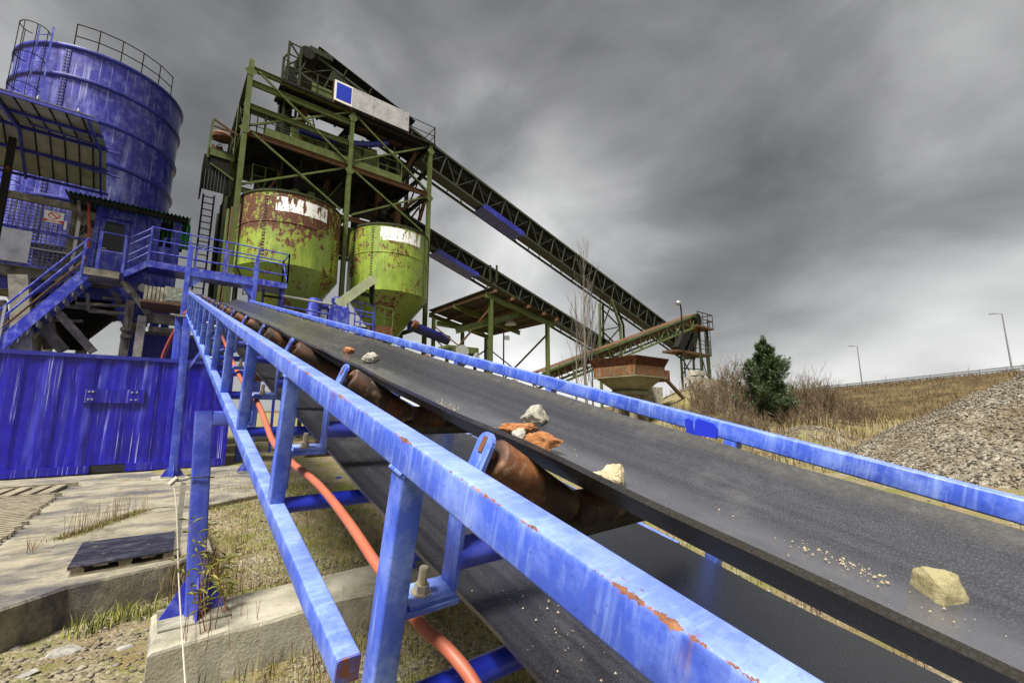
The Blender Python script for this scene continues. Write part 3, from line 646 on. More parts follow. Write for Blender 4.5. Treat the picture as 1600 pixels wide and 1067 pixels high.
# timber grating let into the apron
gr = thing('timber_grating', 'grey timber slat grating laid flat on the concrete at left', 'grating', (-2.2, 9.5, 0))
for k in range(26):
    y = 7.35 + k * .137; a = random.uniform(-.008, .008)
    MB().bar((-4.6, y + a, .012), (-1.13 + random.uniform(-.03, .03), y - a, .012), .078, .045).build('slat', M['wood'], gr)
for k in range(15):
    x = -1.22 - k * .225
    MB().bar((x - .10, 10.98, .02), (x + .02 + random.uniform(-.02, .02), 12.05, .02), .135, .06).build('board', M['wood'], gr)
MB().bar((-4.6, 12.16, .03), (-1.0, 12.14, .03), .10, .08).build('edge_beam', M['wood'], gr)
MB().bar((-4.6, 10.90, .02), (-1.08, 10.89, .02), .07, .05).build('edge_beam', M['wood'], gr)

# pallet with a black sheet on it
pl = thing('pallet', 'wooden pallet on the slab edge covered by a black plywood sheet', 'pallet', (-.06, 5.95, 0))
def pq(u, v, z): a = V(-.43, 5.52, 0).lerp(V(.30, 5.55, 0), u); b = V(-.42, 6.43, 0).lerp(V(.31, 6.38, 0), u); p = a.lerp(b, v); p.z = z; return p
for v in (.05, .5, .95):
    MB().bar(pq(0, v, .010), pq(1, v, .010), .095, .018).build('base_board', M['wood'], pl)
    for u in (.07, .5, .93): MB().bar(pq(u - .06, v, .0365), pq(u + .06, v, .0365), .09, .034).build('block', M['wood'], pl)
for u in (.05, .275, .5, .725, .95): MB().bar(pq(u, -.01, .0625), pq(u, 1.01, .0625), .10, .017).build('deck_board', M['wood'], pl)
t = NT('black_plywood'); c = t.mix(t.ramp(t.noise(5, 8, .72, t.mapping((1, 3, 1))), [(.45, 0.), (.68, 1.)]), (.012, .012, .018), (.070, .070, .085)); c = t.mix(t.ramp(t.noise(9, 8, .75), [(.58, 0.), (.68, .7)]), c, (.16, .145, .11)); t.set(Base_Color=c, Roughness=.45, Normal=t.bump(t.noise(50, 6, .7), .15, .004)); M['ply'] = t.mat
MB().prism([pq(-.015, -.02, .072), pq(1.01, -.02, .0725), pq(1.01, 1.02, .072), pq(-.015, 1.02, .0725)], (0, 0, .014)).build('sheet', M['ply'], pl)
bd = MB().prism([at(283, 752, Y=4.10), at(291, 754, Y=4.10), at(279, 868, Y=4.10), at(271, 866, Y=4.10)], (0, .018, 0)).build('board', M['footing']); tag(bd, 'narrow pale board leaning behind the nearest blue leg', 'board')

# white line tied round the leg
rp = MB(); k0 = at(271, 752, Y=3.93)
rp.path(bez([k0, at(276, 800, Y=3.85), at(279, 900, Y=3.7), at(285, 1000, Y=3.45), at(291, 1085, Y=3.15), at(297, 1130, Y=2.9)], 8), .0045, 6)
rp.build('rope', M['rope']); ro = bpy.data.objects['rope']; tag(ro, 'dirty white line hanging from the nearest blue leg to the ground', 'rope')
kn = MB(); kn.path(bez([k0, at(287, 750, Y=3.935), at(302, 746, Y=3.935), at(325, 745, Y=3.935), V(.397, 4.0, k0.z), V(.335, 4.066, k0.z), V(.27, 4.0, k0.z)], 6), .005, 6); kn.build('loop', M['black'], ro)
MB().tube(k0 - V(.02, 0, .02), k0 + V(.02, 0, .025), .016, 8).build('knot', M['rope'], ro)

# ------------------------------------------------------------------ blue container
ct = thing('shipping_container', 'blue steel container with pale run marks standing across behind the conveyor legs', 'container', (-3.7, 15.2, 0))
cx0, cx1, cy0, cy1, cz = -9.5, 1.60, 14.06, 16.4, 2.74
def corr(mb, a, b, z0, z1, nrm, pitch=.56, depth=.022):
    a, b = Vector(a), Vector(b); L = (b - a).length; d = (b - a) / L; n = max(1, round(L / pitch)); p = L / n; pts = []
    for i in range(n):
        for u, o_ in ((0, 0), (.36, 0), (.5, 1), (.86, 1)): pts.append(a + d * (i + u) * p - Vector(nrm) * depth * o_)
    pts.append(b); m = len(pts)
    mb.add([(*q.to_2d(), z0) for q in pts] + [(*q.to_2d(), z1) for q in pts], [(i, i + 1, m + i + 1, m + i) for i in range(m - 1)])
w_ = MB(); corr(w_, (cx0 + .1, cy0 + .03, 0), (cx1 - .1, cy0 + .03, 0), .2, cz - .09, (0, -1, 0)); w_.build('side_wall', M['blue_deep'], ct)
w_ = MB(); corr(w_, (cx1 - .03, cy0 + .1, 0), (cx1 - .03, cy1 - .1, 0), .2, cz - .09, (1, 0, 0), .4); w_.build('end_wall', M['blue_deep'], ct)
MB().box((cx0 + .1, cy1 - .05, .2), (cx1 - .1, cy1, cz - .09)).build('rear_wall', M['blue_deep'], ct)
MB().box((cx0 + .02, cy0 + .02, cz - .06), (cx1 - .02, cy1 - .02, cz - .03)).build('roof', M['blue_dark'], ct)
MB().box((cx0, cy0, cz - .09), (cx1, cy0 + .07, cz)).build('top_rail', M['blue_dark'], ct)
for a, b in ((cx0, -1.02), (-.40, cx1)): MB().box((a, cy0 - .012, .02), (b, cy0 + .09, .199)).build('bottom_rail', M['blue_deep'], ct)
MB().box((-1.02, cy0 + .03, .02), (-.40, cy0 + .10, .18)).build('fork_pocket', M['black'], ct)
for x in (cx0, cx1 - .1):
    for y in (cy0 + .001, cy1 - .11): MB().box((x, y, .2), (x + .1, y + .11, cz - .091)).build('corner_post', M['blue_deep'], ct)
a, b = at(132, 607, Y=cy0 - .01), at(224, 630, Y=cy0 - .01)
pt = MB().box((a.x, cy0 - .012, b.z), (b.x, cy0 + .028, a.z)).build('patch_plate', M['blue_deep'], ct)
for u in (.08, .14, .78, .86):
    for v in (.25, .8):
        c0 = V(a.x + (b.x - a.x) * u, cy0 - .012, b.z + (a.z - b.z) * v); MB().tube(c0, c0 - V(0, .018, 0), .022, 8).build('rivet', M['galv'], pt)

# ------------------------------------------------------------------ gravel heap
def stones_mesh(pts, smin, smax, seed, flat_=.6):
    rn = np.random.default_rng(seed); n = len(pts); base = np.array([(1,0,0),(-1,0,0),(0,1,0),(0,-1,0),(0,0,1),(0,0,-1)], float)
    F = np.array([(0,2,4),(2,1,4),(1,3,4),(3,0,4),(2,0,5),(1,2,5),(3,1,5),(0,3,5)])
    P = np.array(pts); s = smin + (smax - smin) * rn.random(n) ** 2.2
    v = base[None] * (1 + rn.uniform(-.45, .35, (n, 6, 1))) + rn.uniform(-.25, .25, (n, 6, 3)); v[:, :, 2] *= flat_
    a = rn.random(n) * 6.28; ca, sa = np.cos(a), np.sin(a); x = v[:, :, 0] * ca[:, None] - v[:, :, 1] * sa[:, None]; y = v[:, :, 0] * sa[:, None] + v[:, :, 1] * ca[:, None]
    v[:, :, 0], v[:, :, 1] = x, y; v = v * s[:, None, None] + P[:, None, :]
    return v.reshape(-1, 3), (F[None] + (np.arange(n) * 6)[:, None, None]).reshape(-1, 3)
def np_obj(name, v, f, mat, smooth=False):
    me = bpy.data.meshes.new(name); me.vertices.add(len(v)); me.vertices.foreach_set('co', np.asarray(v, np.float32).ravel())
    k = f.shape[1]; me.loops.add(f.size); me.loops.foreach_set('vertex_index', f.ravel().astype(np.int32)); me.polygons.add(len(f))
    me.polygons.foreach_set('loop_start', np.arange(0, f.size, k, dtype=np.int32)); me.update(calc_edges=True); me.validate()
    if smooth: me.polygons.foreach_set('use_smooth', [True] * len(me.polygons))
    me.materials.append(mat); o = bpy.data.objects.new(name, me); COL.objects.link(o); return o
def island_mat(name, cols, rough=.9):
    t = NT(name); r_ = t.geo.outputs['Random Per Island']; k = len(cols)
    c = t.ramp(r_, [(.95 * i / (k - 1), q) for i, q in enumerate(cols)]); c = t.mix(t.math('MULTIPLY', t.noise(25, 5, .7), .5), c, sc_(cols[0], .5))
    t.set(Base_Color=c, Roughness=rough, Specular_IOR_Level=.25); return t.mat
M['gravel'] = island_mat('loose_gravel', [(.045, .038, .028), (.15, .125, .085), (.25, .21, .145), (.11, .10, .085), (.28, .25, .20), (.16, .125, .075), (.36, .33, .27)])
HC = (20.2, -5.2); HR, HH = 10.0, 6.0
def heap_z(x, y):
    d = math.hypot(x - HC[0], y - HC[1]); a = math.atan2(y - HC[1], x - HC[0])
    rr = HR * (1 + .07 * math.sin(a * 3 + 1) + .04 * math.sin(a * 7)); z = HH * (1 - d / rr)
    if d < 1.5: z -= .35 * (1 - d / 1.5)
    return z - .15 + .16 * mnoise.noise(Vector((x * .8, y * .8, 2))) + .05 * mnoise.noise(Vector((x * 3, y * 3, 5)))
vs = []; fs = []; N = 110
for i in range(N):
    for j in range(N):
        x, y = HC[0] + (i / (N - 1) - .5) * 2.3 * HR, HC[1] + (j / (N - 1) - .5) * 2.3 * HR; vs.append((x, y, max(heap_z(x, y), -1.2)))
fs = [(i * N + j, (i + 1) * N + j, (i + 1) * N + j + 1, i * N + j + 1) for i in range(N - 1) for j in range(N - 1)]
t = NT('heap_gravel'); vc = t.voro(16, None, 'F1', 'Color'); c = t.ramp(t.dot(vc, (.4, .3, .3)), [(.2, (.04, .034, .024)), (.45, (.14, .12, .085)), (.8, (.30, .27, .21))])
c = t.mix(t.ramp(t.noise(.6, 7, .7), [(.48, 0.), (.62, .7)]), c, (.10, .07, .03)); t.set(Base_Color=c, Roughness=.95, Normal=t.bump(t.voro(16), -.9, .05)); M['heap'] = t.mat
hp_ = MB().add(vs, fs).build('gravel_heap', M['heap'], None, 180); tag(hp_, 'large heap of pale crushed gravel at the right edge', 'heap', kind='stuff')
pts = []; rn = random.Random(4)
while len(pts) < 60000:
    a = rn.uniform(R(60), R(260)); d = HR * math.sqrt(rn.random()) * 1.05; x, y = HC[0] + d * math.cos(a), HC[1] + d * math.sin(a); z = heap_z(x, y)
    if z > ground_z(x, y, False) - .1: pts.append((x, y, z + .01))
v, f = stones_mesh(pts, .010, .046, 5, .65); o = np_obj('heap_gravel', v, f, M['gravel']); tag(o, 'loose stones covering the gravel heap at the right edge', 'gravel', kind='stuff')
pts = []
while len(pts) < 9000:
    x, y = rn.gauss(27.5, 2.6), rn.gauss(13.4, 2.0)
    if x > 23.6 and not (19 < x < 26.6 and 13.6 < y < 18.5): pts.append((x, y, ground_z(x, y, False) + .02))
v, f = stones_mesh(pts, .03, .10, 8, .6); o = np_obj('mound_gravel', v, f, M['gravel']); tag(o, 'grey gravel strewn over the mound beside the rusty hopper', 'gravel', kind='stuff')
pts = []
while len(pts) < 5000:
    x, y = rn.gauss(20.5, 2.2), rn.gauss(6.2, 1.1); pts.append((x, y, ground_z(x, y, False) + .02))
v, f = stones_mesh(pts, .02, .07, 9, .6); o = np_obj('low_mound_gravel', v, f, M['gravel']); tag(o, 'gravel on the low mound in front of the scrub', 'gravel', kind='stuff')
# loose gravel on the yard
pts = []
while len(pts) < 9000:
    x, y = rn.uniform(-1.6, 3.2), rn.uniform(1.6, 5.6)
    if mnoise.noise((x * 1.1, y * 1.1, 3)) + rn.uniform(-.5, .5) > -.05: pts.append((x, y, ground_z(x, y) + .002))
while len(pts) < 13000:
    x, y = rn.uniform(1.5, 12), rn.uniform(-1.5, 9); pts.append((x, y, ground_z(x, y) + .002))
while len(pts) < 15500:
    x, y = rn.uniform(.6, 3), rn.uniform(5, 12); pts.append((x, y, ground_z(x, y) + .002))
v, f = stones_mesh(pts, .006, .030, 6, .55); o = np_obj('yard_gravel', v, f, M['gravel']); tag(o, 'loose gravel strewn over the yard soil', 'gravel', kind='stuff')
# a few larger stones one can tell apart on the soil
M['st_grey'] = stone_mat('grey_fieldstone', [(.10, .095, .085), (.28, .265, .23), (.42, .40, .35)], 9)
for i, (px, py, w, lab) in enumerate([(8, 998, 30, 'grey fieldstone at the left edge below the slab'), (24, 1005, 20, 'smaller grey stone beside the fieldstone at the left edge'), (190, 945, 14, 'reddish brown clod on the soil below the pallet'), (105, 1015, 38, 'long flat pale stone half buried in the soil'), (195, 1010, 22, 'flat pale stone near the footing corner'), (45, 1052, 26, 'flat grey stone at the lower left corner')]):
    b0 = at(px, py, Z=-.29); b0.z = ground_z(b0.x, b0.y); wd = w / FPX * (b0 - C0).dot(_F); vs, fs = rock_mesh((wd, wd * .7, wd * .34), 70 + i, 12, 3, .16)
    o = MB().add([b0 + v + V(0, 0, wd * .04) for v in vs], fs).build('stone', M['st_orange'] if i == 2 else M['st_grey'], None, 40); tag(o, lab, 'stone', 'stones on the soil')
# ================================================================== BLUE MIXING PLANT (left)
def railing(parent, pts, h, fr=(.35, .65, 1.0), posts=4, r=.022, mat=None, up=V(0, 0, 1), mid=True):
    mat = mat or M['blue_rail']
    for a, b in zip(pts[:-1], pts[1:]):
        a, b = Vector(a), Vector(b)
        for f_ in fr: MB().tube(a + up * h * f_, b + up * h * f_, r, 8).build('rail', mat, parent, 60)
        n = max(1, round((b - a).length / 1.2)) if posts == 0 else posts
        for k in range(n + 1):
            p = a.lerp(b, k / n); MB().bar(p, p + up * (h + r), .045, .045).build('rail_post', mat, parent)

def corrugated(parent, name, a, b, d, mat, pitch=.076, amp=.018, thick=.004):
    """corrugated sheet: edge a->b, ridges run along vector d"""
    a, b, d = Vector(a), Vector(b), Vector(d); L = (b - a).length; e = (b - a) / L; nrm = e.cross(d).normalized(); n = int(L / pitch * 6); top = []; vs = []
    for i in range(n + 1):
        u = i / n * L; top.append(a + e * u + nrm * amp * math.sin(2 * math.pi * u / pitch))
    m = n + 1
    vs = top + [p + d for p in top] + [p - nrm * thick for p in top] + [p + d - nrm * thick for p in top]
    fs = [(i, i + 1, m + i + 1, m + i) for i in range(n)] + [(2 * m + i, 3 * m + i, 3 * m + i + 1, 2 * m + i + 1) for i in range(n)] + [(i, 2 * m + i, 2 * m + i + 1, i + 1) for i in range(n)] + [(m + i, m + i + 1, 3 * m + i + 1, 3 * m + i) for i in range(n)]
    return MB().add(vs, fs).build(name, mat, parent, 60)

# ---- silo
SX, SY, SR = -2.95, 23.8, 2.57; szt = 14.8
silo = thing('cement_silo', 'tall round blue cement silo with ring flanges and caged ladder', 'silo', (SX, SY, 0))
rings = [szt - .02] + [at(px, py, Y=SY).z for px, py in ((275.5, 222), (268, 267), (263, 316.5))]; rings += [rings[-1] - 1.75, rings[-1] - 3.5]
pf = [(SR * .55, rings[-1] - 2.0), (SR, rings[-1])] + [(SR, z) for z in sorted(rings[:-1])]
MB().lathe((SX, SY, 0), pf, 72).build('shell', M['blue_silo'], silo, 25)
for z in rings: MB().lathe((SX, SY, z), [(SR, -.09), (SR + .075, -.05), (SR + .085, 0), (SR + .075, .045), (SR, .06)], 72).build('ring_flange', M['blue_dark'], silo, 50)
MB().lathe((SX, SY, szt), [(SR + .03, 0), (SR * .5, .28), (.02, .42)], 48).build('roof', M['blue_dark'], silo, 30)
hx = MB().lathe((SX + 1.1, SY - .9, szt + .15), [(.02, .62), (.30, .60), (.36, .50), (.36, 0)], 20).build('roof_hatch', M['dusty'], silo, 40)
a0 = 268; prev = None
for k in range(-1, 5):   # guard rail round the top
    g = R(a0 + k * 15); p = V(SX + (SR - .05) * math.cos(g), SY + (SR - .05) * math.sin(g), szt)
    MB().tube(p, p + V(0, 0, 1.0), .02, 6).build('guard_post', M['steel_dark'], silo)
    if prev:
        for h in (.5, 1.0): MB().tube(prev + V(0, 0, h), p + V(0, 0, h), .02, 6).build('guard_rail', M['steel_dark'], silo)
    prev = p
def polar(ang, r, z): return V(SX + r * math.cos(R(ang)), SY + r * math.sin(R(ang)), z)
lad = 237
lt = Vector((-math.sin(R(lad)), math.cos(R(lad)), 0)); ln = Vector((math.cos(R(lad)), math.sin(R(lad)), 0)); lb = polar(lad, SR + .18, 7.2); ltop = szt + .5
ladr = MB()
for s_ in (-.23, .23): ladr.bar(lb + lt * s_, V(*(lb + lt * s_).to_2d(), ltop), .05, .02)
ladder = ladr.build('ladder', M['blue_rail'], silo)
for k in range(28):
    z = 7.4 + k * .28; p = V(lb.x, lb.y, z); MB().tube(p - lt * .22, p + lt * .22, .014, 6).build('rung', M['blue_rail'], ladder)
for k in range(6):
    z = 9.0 + k * 1.17
    pts = [V(lb.x, lb.y, z) + lt * .36 * math.sin(R(q)) * 1.02 + ln * (.36 - .36 * math.cos(R(q))) for q in range(-140, 141, 20)]
    pts = [V(lb.x, lb.y, z) + lt * .38 * math.sin(R(q)) + ln * (.36 + .36 * math.cos(R(q))) for q in range(-130, 131, 20)]
    MB().path(pts, .016, 5).build('cage_hoop', M['steel_dark'], ladder)
for q in (-100, -50, 0, 50, 100):
    p = V(lb.x, lb.y, 9.0) + lt * .38 * math.sin(R(q)) + ln * (.36 + .36 * math.cos(R(q))); MB().tube(p, V(p.x, p.y, 9.0 + 5.85), .013, 5).build('cage_bar', M['steel_dark'], ladder)
sm_ = MB(); sa = 251
for zi in range(2):
    pass
for d0 in (0.0,):
    sm_.prism([polar(sa + d0 - 1.9, SR + .004, 6.3), polar(sa + d0 + 1.9, SR + .004, 6.3), polar(sa + d0 + 1.9, SR + .004, szt - .15), polar(sa + d0 - 1.9, SR + .004, szt - .15)], polar(sa, .02, 0) - V(SX, SY, 0))
seam = sm_.build('seam_strip', M['blue_dark'], silo)
bl = MB()
for k in range(64):
    for d0 in (-.9, .9):
        p = polar(sa + d0, SR + .024, 6.5 + k * .128); bl.tube(p, p + (polar(sa, .025, 0) - V(SX, SY, 0)), .022, 5)
o = bl.build('seam_bolts', M['dusty'], seam); o['kind'] = 'stuff'
MB().tube(polar(180, SR * .3, 0), polar(180, SR * .3, rings[-1] - 1.8), .2).build('silo_leg', M['dusty'], silo)
for ang in (20, 110, 200, 290): MB().bar(polar(ang, SR * .8, 0), polar(ang, SR * .8, rings[-1] - .5), .28, .28).build('silo_leg', M['dusty'], silo)

# ---- open canopy seen from below
cano = thing('canopy', 'corrugated canopy on dark blue purlins in front of the blue silo', 'canopy', (-4.2, 17.4, 5.5))
L1 = at(150, 184, Y=15.6); Xr = L1.x
def onx(px, py): return at(px, py, X=Xr)
L3 = onx(166, 300); L2 = onx(166, 231); xl = -9.0
M['can_sheet'] = mottled('weathered_canopy_sheet', [(.16, .16, .125), (.26, .255, .20), (.34, .33, .26)], 1.6, .8, .15)
def sheet_rows(A, B, n):
    for k in range(n):
        p = A.lerp(B, k / n + .002); q = A.lerp(B, (k + 1) / n - .002)
        
        for j in range(22):
            x1_ = Xr - j * .318; MB().prism([V(x1_, p.y, p.z), V(x1_ - .312, p.y, p.z), V(x1_ - .312, q.y, q.z), V(x1_, q.y, q.z)], (0, 0, .012)).build('roof_sheet', M['can_sheet'], cano)
            MB().bar((x1_ - .315, p.y, p.z - .014), (x1_ - .315, q.y, q.z - .014), .03, .026).build('sheet_rib', M['steel_dark'], cano)
sheet_rows(L1, L2, 1); sheet_rows(L2, L3, 1)
for A in (L1, L1.lerp(L2, .5), L2, L2.lerp(L3, .45), L3):
    ov = .32 if A in (L2,) else .06; MB().bar((xl, A.y, A.z - .085), (Xr + ov, A.y, A.z - .085), .06, .08).build('purlin', M['blue_dark'], cano)
for k in range(4):
    x = Xr - .12 - k * 1.75
    for A, B in ((L1, L2), (L2, L3)): MB().bar((x, A.y, A.z - .17), (x, B.y, B.z - .17), .06, .08).build('rafter', M['blue_dark'], cano)
for a in (at(168, 272, Y=L3.y - .9), at(150, 225, Y=L2.y - .5)): MB().tube(a - V(1.4, 0, -.05), a + V(.32, 0, -.03), .03, 6).build('tie_rod', M['blue_dark'], cano)
for k in range(8):
    p = V(Xr - .35 - k * .75, L1.y + .02, L1.z + .02); MB().tube(p, p + V(0, 0, .09), .03, 6).build('roof_bolt', M['galv'], cano)
for px in (10,):
    c0 = at(8, 300, Y=17.3); MB().bar((c0.x, 17.3, 5.6), (c0.x - .05, 17.3, L2.z - .9), .13, .16).build('column', M['steel_dark'], cano)

# ---- platform with mesh fence
PY = 18.0
plat = thing('plant_platform', 'dusty steel platform with wire mesh fence left of the blue cabin', 'platform', (-3.5, PY + 1, 3.0))
z_fl = 5.40
def py_(px, py, Y=PY): return at(px, py, Y=Y)
MB().box((-9, PY - .05, z_fl - .20), (-1.05, PY + 3.6, z_fl - .02)).build('floor', M['dusty'], plat)
MB().ibeam((-9, PY - .16, z_fl - .12), (-1.05, PY - .16, z_fl - .12), .20, .30).build('edge_beam', M['dusty'], plat)
MB().box((-9, PY - .07, z_fl - .62), (-1.3, PY + .05, z_fl - .28)).build('lower_beam', M['blue_dark'], plat)
tr = [py_(0, 299), py_(115, 326)]; ztop = (tr[0].z + tr[1].z) / 2
MB().bar((-9, PY, ztop), (tr[1].x + .1, PY, ztop), .12, .20).build('top_rail', M['dusty'], plat)
xr_m = py_(118, 380).x
for x in (xr_m, -4.9, -6.9): MB().bar((x, PY, z_fl), (x, PY, ztop - .1), .08, .08).build('fence_post', M['galv'] if x == xr_m else M['dusty'], plat)
mm = MB(); pitch = .098; x = xr_m - .03
while x > -8.6:
    mm.bar((x, PY + .02, z_fl + .02), (x, PY + .02, ztop - .1), .022, .012, (0, 1, 0)); x -= pitch
z = z_fl + .05
while z < ztop - .1: mm.bar((-8.8, PY + .008, z), (xr_m, PY + .008, z), .012, .022); z += pitch
o = mm.build('wire_mesh', M['dusty'], plat); o['kind'] = 'stuff'
b1 = py_(120, 373); MB().tube((-9, PY - .07, b1.z), (py_(147, 377).x, PY - .07, b1.z), .035, 8).build('handrail', M['blue_rail'], plat)
b2 = py_(60, 390); MB().tube((-9, PY - .07, b2.z), (py_(115, 400).x, PY - .07, b2.z), .028, 8).build('handrail', M['galv'], plat)
MB().box((-9, PY - .09, z_fl + .02), (-1.75, PY - .06, z_fl + .14)).build('toe_board', M['blue_rail'], plat)
MB().prism([py_(0, 354, 17.9), py_(53, 364, 17.9), py_(41, 412, 17.9), py_(0, 405, 17.9)], (0, .012, 0))
wp = MB().box((-6.4, 17.86, z_fl + .16), (py_(47, 385, 17.86).x, 17.875, py_(25, 358, 17.86).z)).build('white_panel', M['white_sheet'], plat)
# grey wall panel with painted letters between mesh and cabin
a, b = py_(112, 328), py_(143, 335)
wl_ = MB().box((a.x, PY + .06, z_fl), (b.x + .1, PY + .14, ztop)).build('wall_panel', M['dusty'], plat)
gl = [[(122, 355), (126, 352), (130, 355), (126, 359), (131, 362), (127, 366), (121, 364)], [(134, 352), (134, 364), (138, 363), (138, 358), (134, 358)], [(124, 341), (124, 350)], [(122, 343), (126, 343)], [(141, 347), (145, 345), (144, 356)]]
for st in gl: MB().path([py_(x, y, PY + .05) for x, y in st], .022, 5).build('painted_letter', M['black'], wl_)
# stanchions under the platform
cols = [(190, 204, 470, 17.6), (212, 226, 492, 17.2)]
for xa, xb, yt, yy in cols:
    a, b = py_(xa, 520, yy), py_(xb, 520, yy); MB().bar(((a.x + b.x) / 2, yy, 0), ((a.x + b.x) / 2, yy, py_(200, yt, yy).z), b.x - a.x, .3).build('column', M['concrete'], plat)
lean = MB(); a, b = py_(25, 440, 16.9), py_(33, 540, 16.9); d_ = (b - a); lean.bar(a + V(0, .2, .2), b + d_ * 2.4, .36, .36, (0, 1, 0)); lean.build('raking_column', M['concrete'], plat)
for (x0, y0, x1, y1, yy, w) in [(92, 490, 146, 550, 17.1, .20), (62, 505, 100, 548, 17.4, .26), (194, 442, 232, 490, 17.0, .17), (70, 470, 80, 545, 18.4, .3), (180, 455, 188, 478, 17.8, .14), (0, 470, 12, 545, 17.9, .22), (40, 545, 72, 500, 17.9, .14), (150, 440, 160, 470, 19.5, .2)]:
    MB().bar(py_(x0, y0, yy), py_(x1, y1, yy), w, w, (0, 1, 0)).build('brace', M['dusty'], plat)
for (x0, y0, x1, y1, yy, r) in [(118, 474, 200, 479, 17.3, .05), (138, 486, 196, 490, 17.3, .05), (138, 486, 137, 458, 17.3, .045), (199, 480, 196, 545, 17.3, .055), (160, 465, 190, 468, 17.5, .03), (70, 500, 130, 502, 18.2, .05)]:
    MB().tube(py_(x0, y0, yy), py_(x1, y1, yy), r, 8).build('pipe', M['dusty'], plat)
for y in (515, 526): MB().lathe(py_(198, y, 17.3), [(.05, -.05), (.15, -.05), (.15, .05), (.05, .05)], 12).build('pipe_flange', M['dusty'], plat)
for (x0, y0, x1, y1) in [(228, 492, 296, 502), (232, 514, 296, 522), (228, 500, 292, 508)]:
    a, b = py_(x0, y0, 17.4), py_(x1, y1, 17.4); MB().bar(a, V(b.x, 17.4, a.z), .2, .16).build('cross_beam', M['dusty'], plat)

# mixer drum and chute hanging under the platform
mx_ = thing('mixer_hopper', 'dark dusty mixer hopper hanging under the plant platform', 'hopper', (-2.3, 19.2, 2.5))
c0 = py_(118, 470, 19.2)
MB().lathe((c0.x, 19.2, 0), [(.35, 3.35), (.45, 3.7), (1.05, 4.5), (1.15, 5.1), (1.1, 5.15)], 28).build('cone', M['steel_dark'], mx_, 30)
MB().lathe((c0.x, 19.2, 4.5), [(1.06, -.05), (1.14, -.05), (1.14, .06), (1.08, .06)], 28).build('rim', M['dusty'], mx_, 30)
MB().bar(py_(104, 500, 19), py_(140, 507, 19), .3, .14).build('gate', M['dusty'], mx_)
MB().tube(py_(118, 505, 19.1), py_(116, 535, 19.1), .3, 14, .24).build('spout', M['steel_dark'], mx_, 40)

# ---- prohibition sign on the mesh
sg = thing('prohibition_sign', 'square white prohibition sign with red ring on the wire mesh', 'sign', tuple(py_(85, 352, 17.93)))
a, b = py_(70.5, 328, 17.93), py_(98, 351, 17.93); cxm, czm, ww, hh = (a.x + b.x) / 2, (a.z + b.z) / 2, (b.x - a.x), (a.z - b.z)
M['sgn_white'] = flat('sign_white', (.78, .76, .72), .5, 0, .08, 5, 0); M['sgn_red'] = flat('sign_red', (.52, .06, .02), .5, 0, .2, 8, 0)
MB().box((cxm - ww / 2, 17.93, czm - hh / 2), (cxm + ww / 2, 17.945, czm + hh / 2)).build('plate', M['sgn_white'], sg)
rg = MB(); cc = V(cxm, 17.926, czm + hh * .14); ro_, ri_ = hh * .31, hh * .245; n = 32; vs = []
for k in range(n):
    for r_ in (ro_, ri_): vs.append(cc + V(math.cos(k * 2 * math.pi / n) * r_ * 1.2, 0, math.sin(k * 2 * math.pi / n) * r_))
rg.add(vs, [(2 * k, 2 * k + 1, (2 * k + 3) % (2 * n), (2 * k + 2) % (2 * n)) for k in range(n)])
rg.bar(cc + V(-ri_ * .9, -.001, ri_ * .75), cc + V(ri_ * .9, -.001, -ri_ * .75), .002, .035); rg.build('ring', M['sgn_red'], sg)
for sx in (-1, 1):
    p = V(cxm + sx * ww * .33, 17.926, czm - hh * .34); MB().add([p + V(-sx * .07, 0, .01), p + V(sx * .08, 0, .05), p + V(sx * .08, 0, -.06)], [(0, 1, 2)]).build('red_mark', M['sgn_red'], sg)
MB().box((cxm - ww * .15, 17.924, czm - hh * .38), (cxm + ww * .15, 17.929, czm - hh * .34)).build('red_line', M['sgn_red'], sg)
MB().box((cxm - ww * .12, 17.924, czm - hh * .30), (cxm + ww * .12, 17.929, czm - hh * .275)).build('red_line', M['sgn_red'], sg)
nt = MB().box((py_(101, 345, 17.93).x, 17.92, py_(101, 359, 17.93).z), (py_(105.5, 345, 17.93).x, 17.935, py_(103, 346, 17.93).z)).build('notice', M['sgn_white']); tag(nt, 'narrow white notice tag beside the prohibition sign', 'sign')

# ---- cabin
cab = thing('control_cabin', 'blue control cabin with windowed door under a green corrugated roof', 'cabin', (-.8, 19, 5.4))
xa, xb = py_(143, 380).x, py_(283, 380).x; zc = py_(180, 325).z + .1
door_l, door_r = py_(151, 390).x, py_(198, 390).x; dz1 = py_(165, 341).z
MB().box((xa, PY, z_fl), (door_l - .02, PY + .12, zc)).build('front_wall', M['blue_rail'], cab)
MB().box((door_r + .02, PY, z_fl - 1.2), (py_(240, 390).x, PY + .12, zc)).build('front_wall', M['blue_rail'], cab)
MB().box((door_l - .02, PY, dz1 + .04), (door_r + .02, PY + .12, zc)).build('door_header', M['blue_rail'], cab)
MB().box((xa, PY + .12, z_fl - .01), (xb, PY + 3, z_fl + .05)).build('cabin_floor', M['steel_dark'], cab)
MB().box((xa, PY + 2.9, z_fl), (xb, PY + 3.0, zc)).build('rear_wall', M['blue_dark'], cab)
MB().box((xa, PY + .12, z_fl), (xa + .08, PY + 2.9, zc)).build('side_wall', M['blue_dark'], cab)
for x in (py_(205, 390).x, py_(222, 390).x): MB().bar((x, PY - .03, z_fl - 1.0), (x, PY - .03, zc), .06, .06).build('wall_stiffener', M['blue_rail'], cab)
dr = MB().box((door_l, PY - .02, z_fl + .03), (door_r, PY + .04, z_fl + .98)).build('door', M['blue_rail'], cab)
wz0, wz1 = z_fl + 1.0, dz1 - .08
M['door_frame'] = paint('door_frame_paint', (.05, .06, .40), fade=.4, fade_col=(.42, .45, .75))
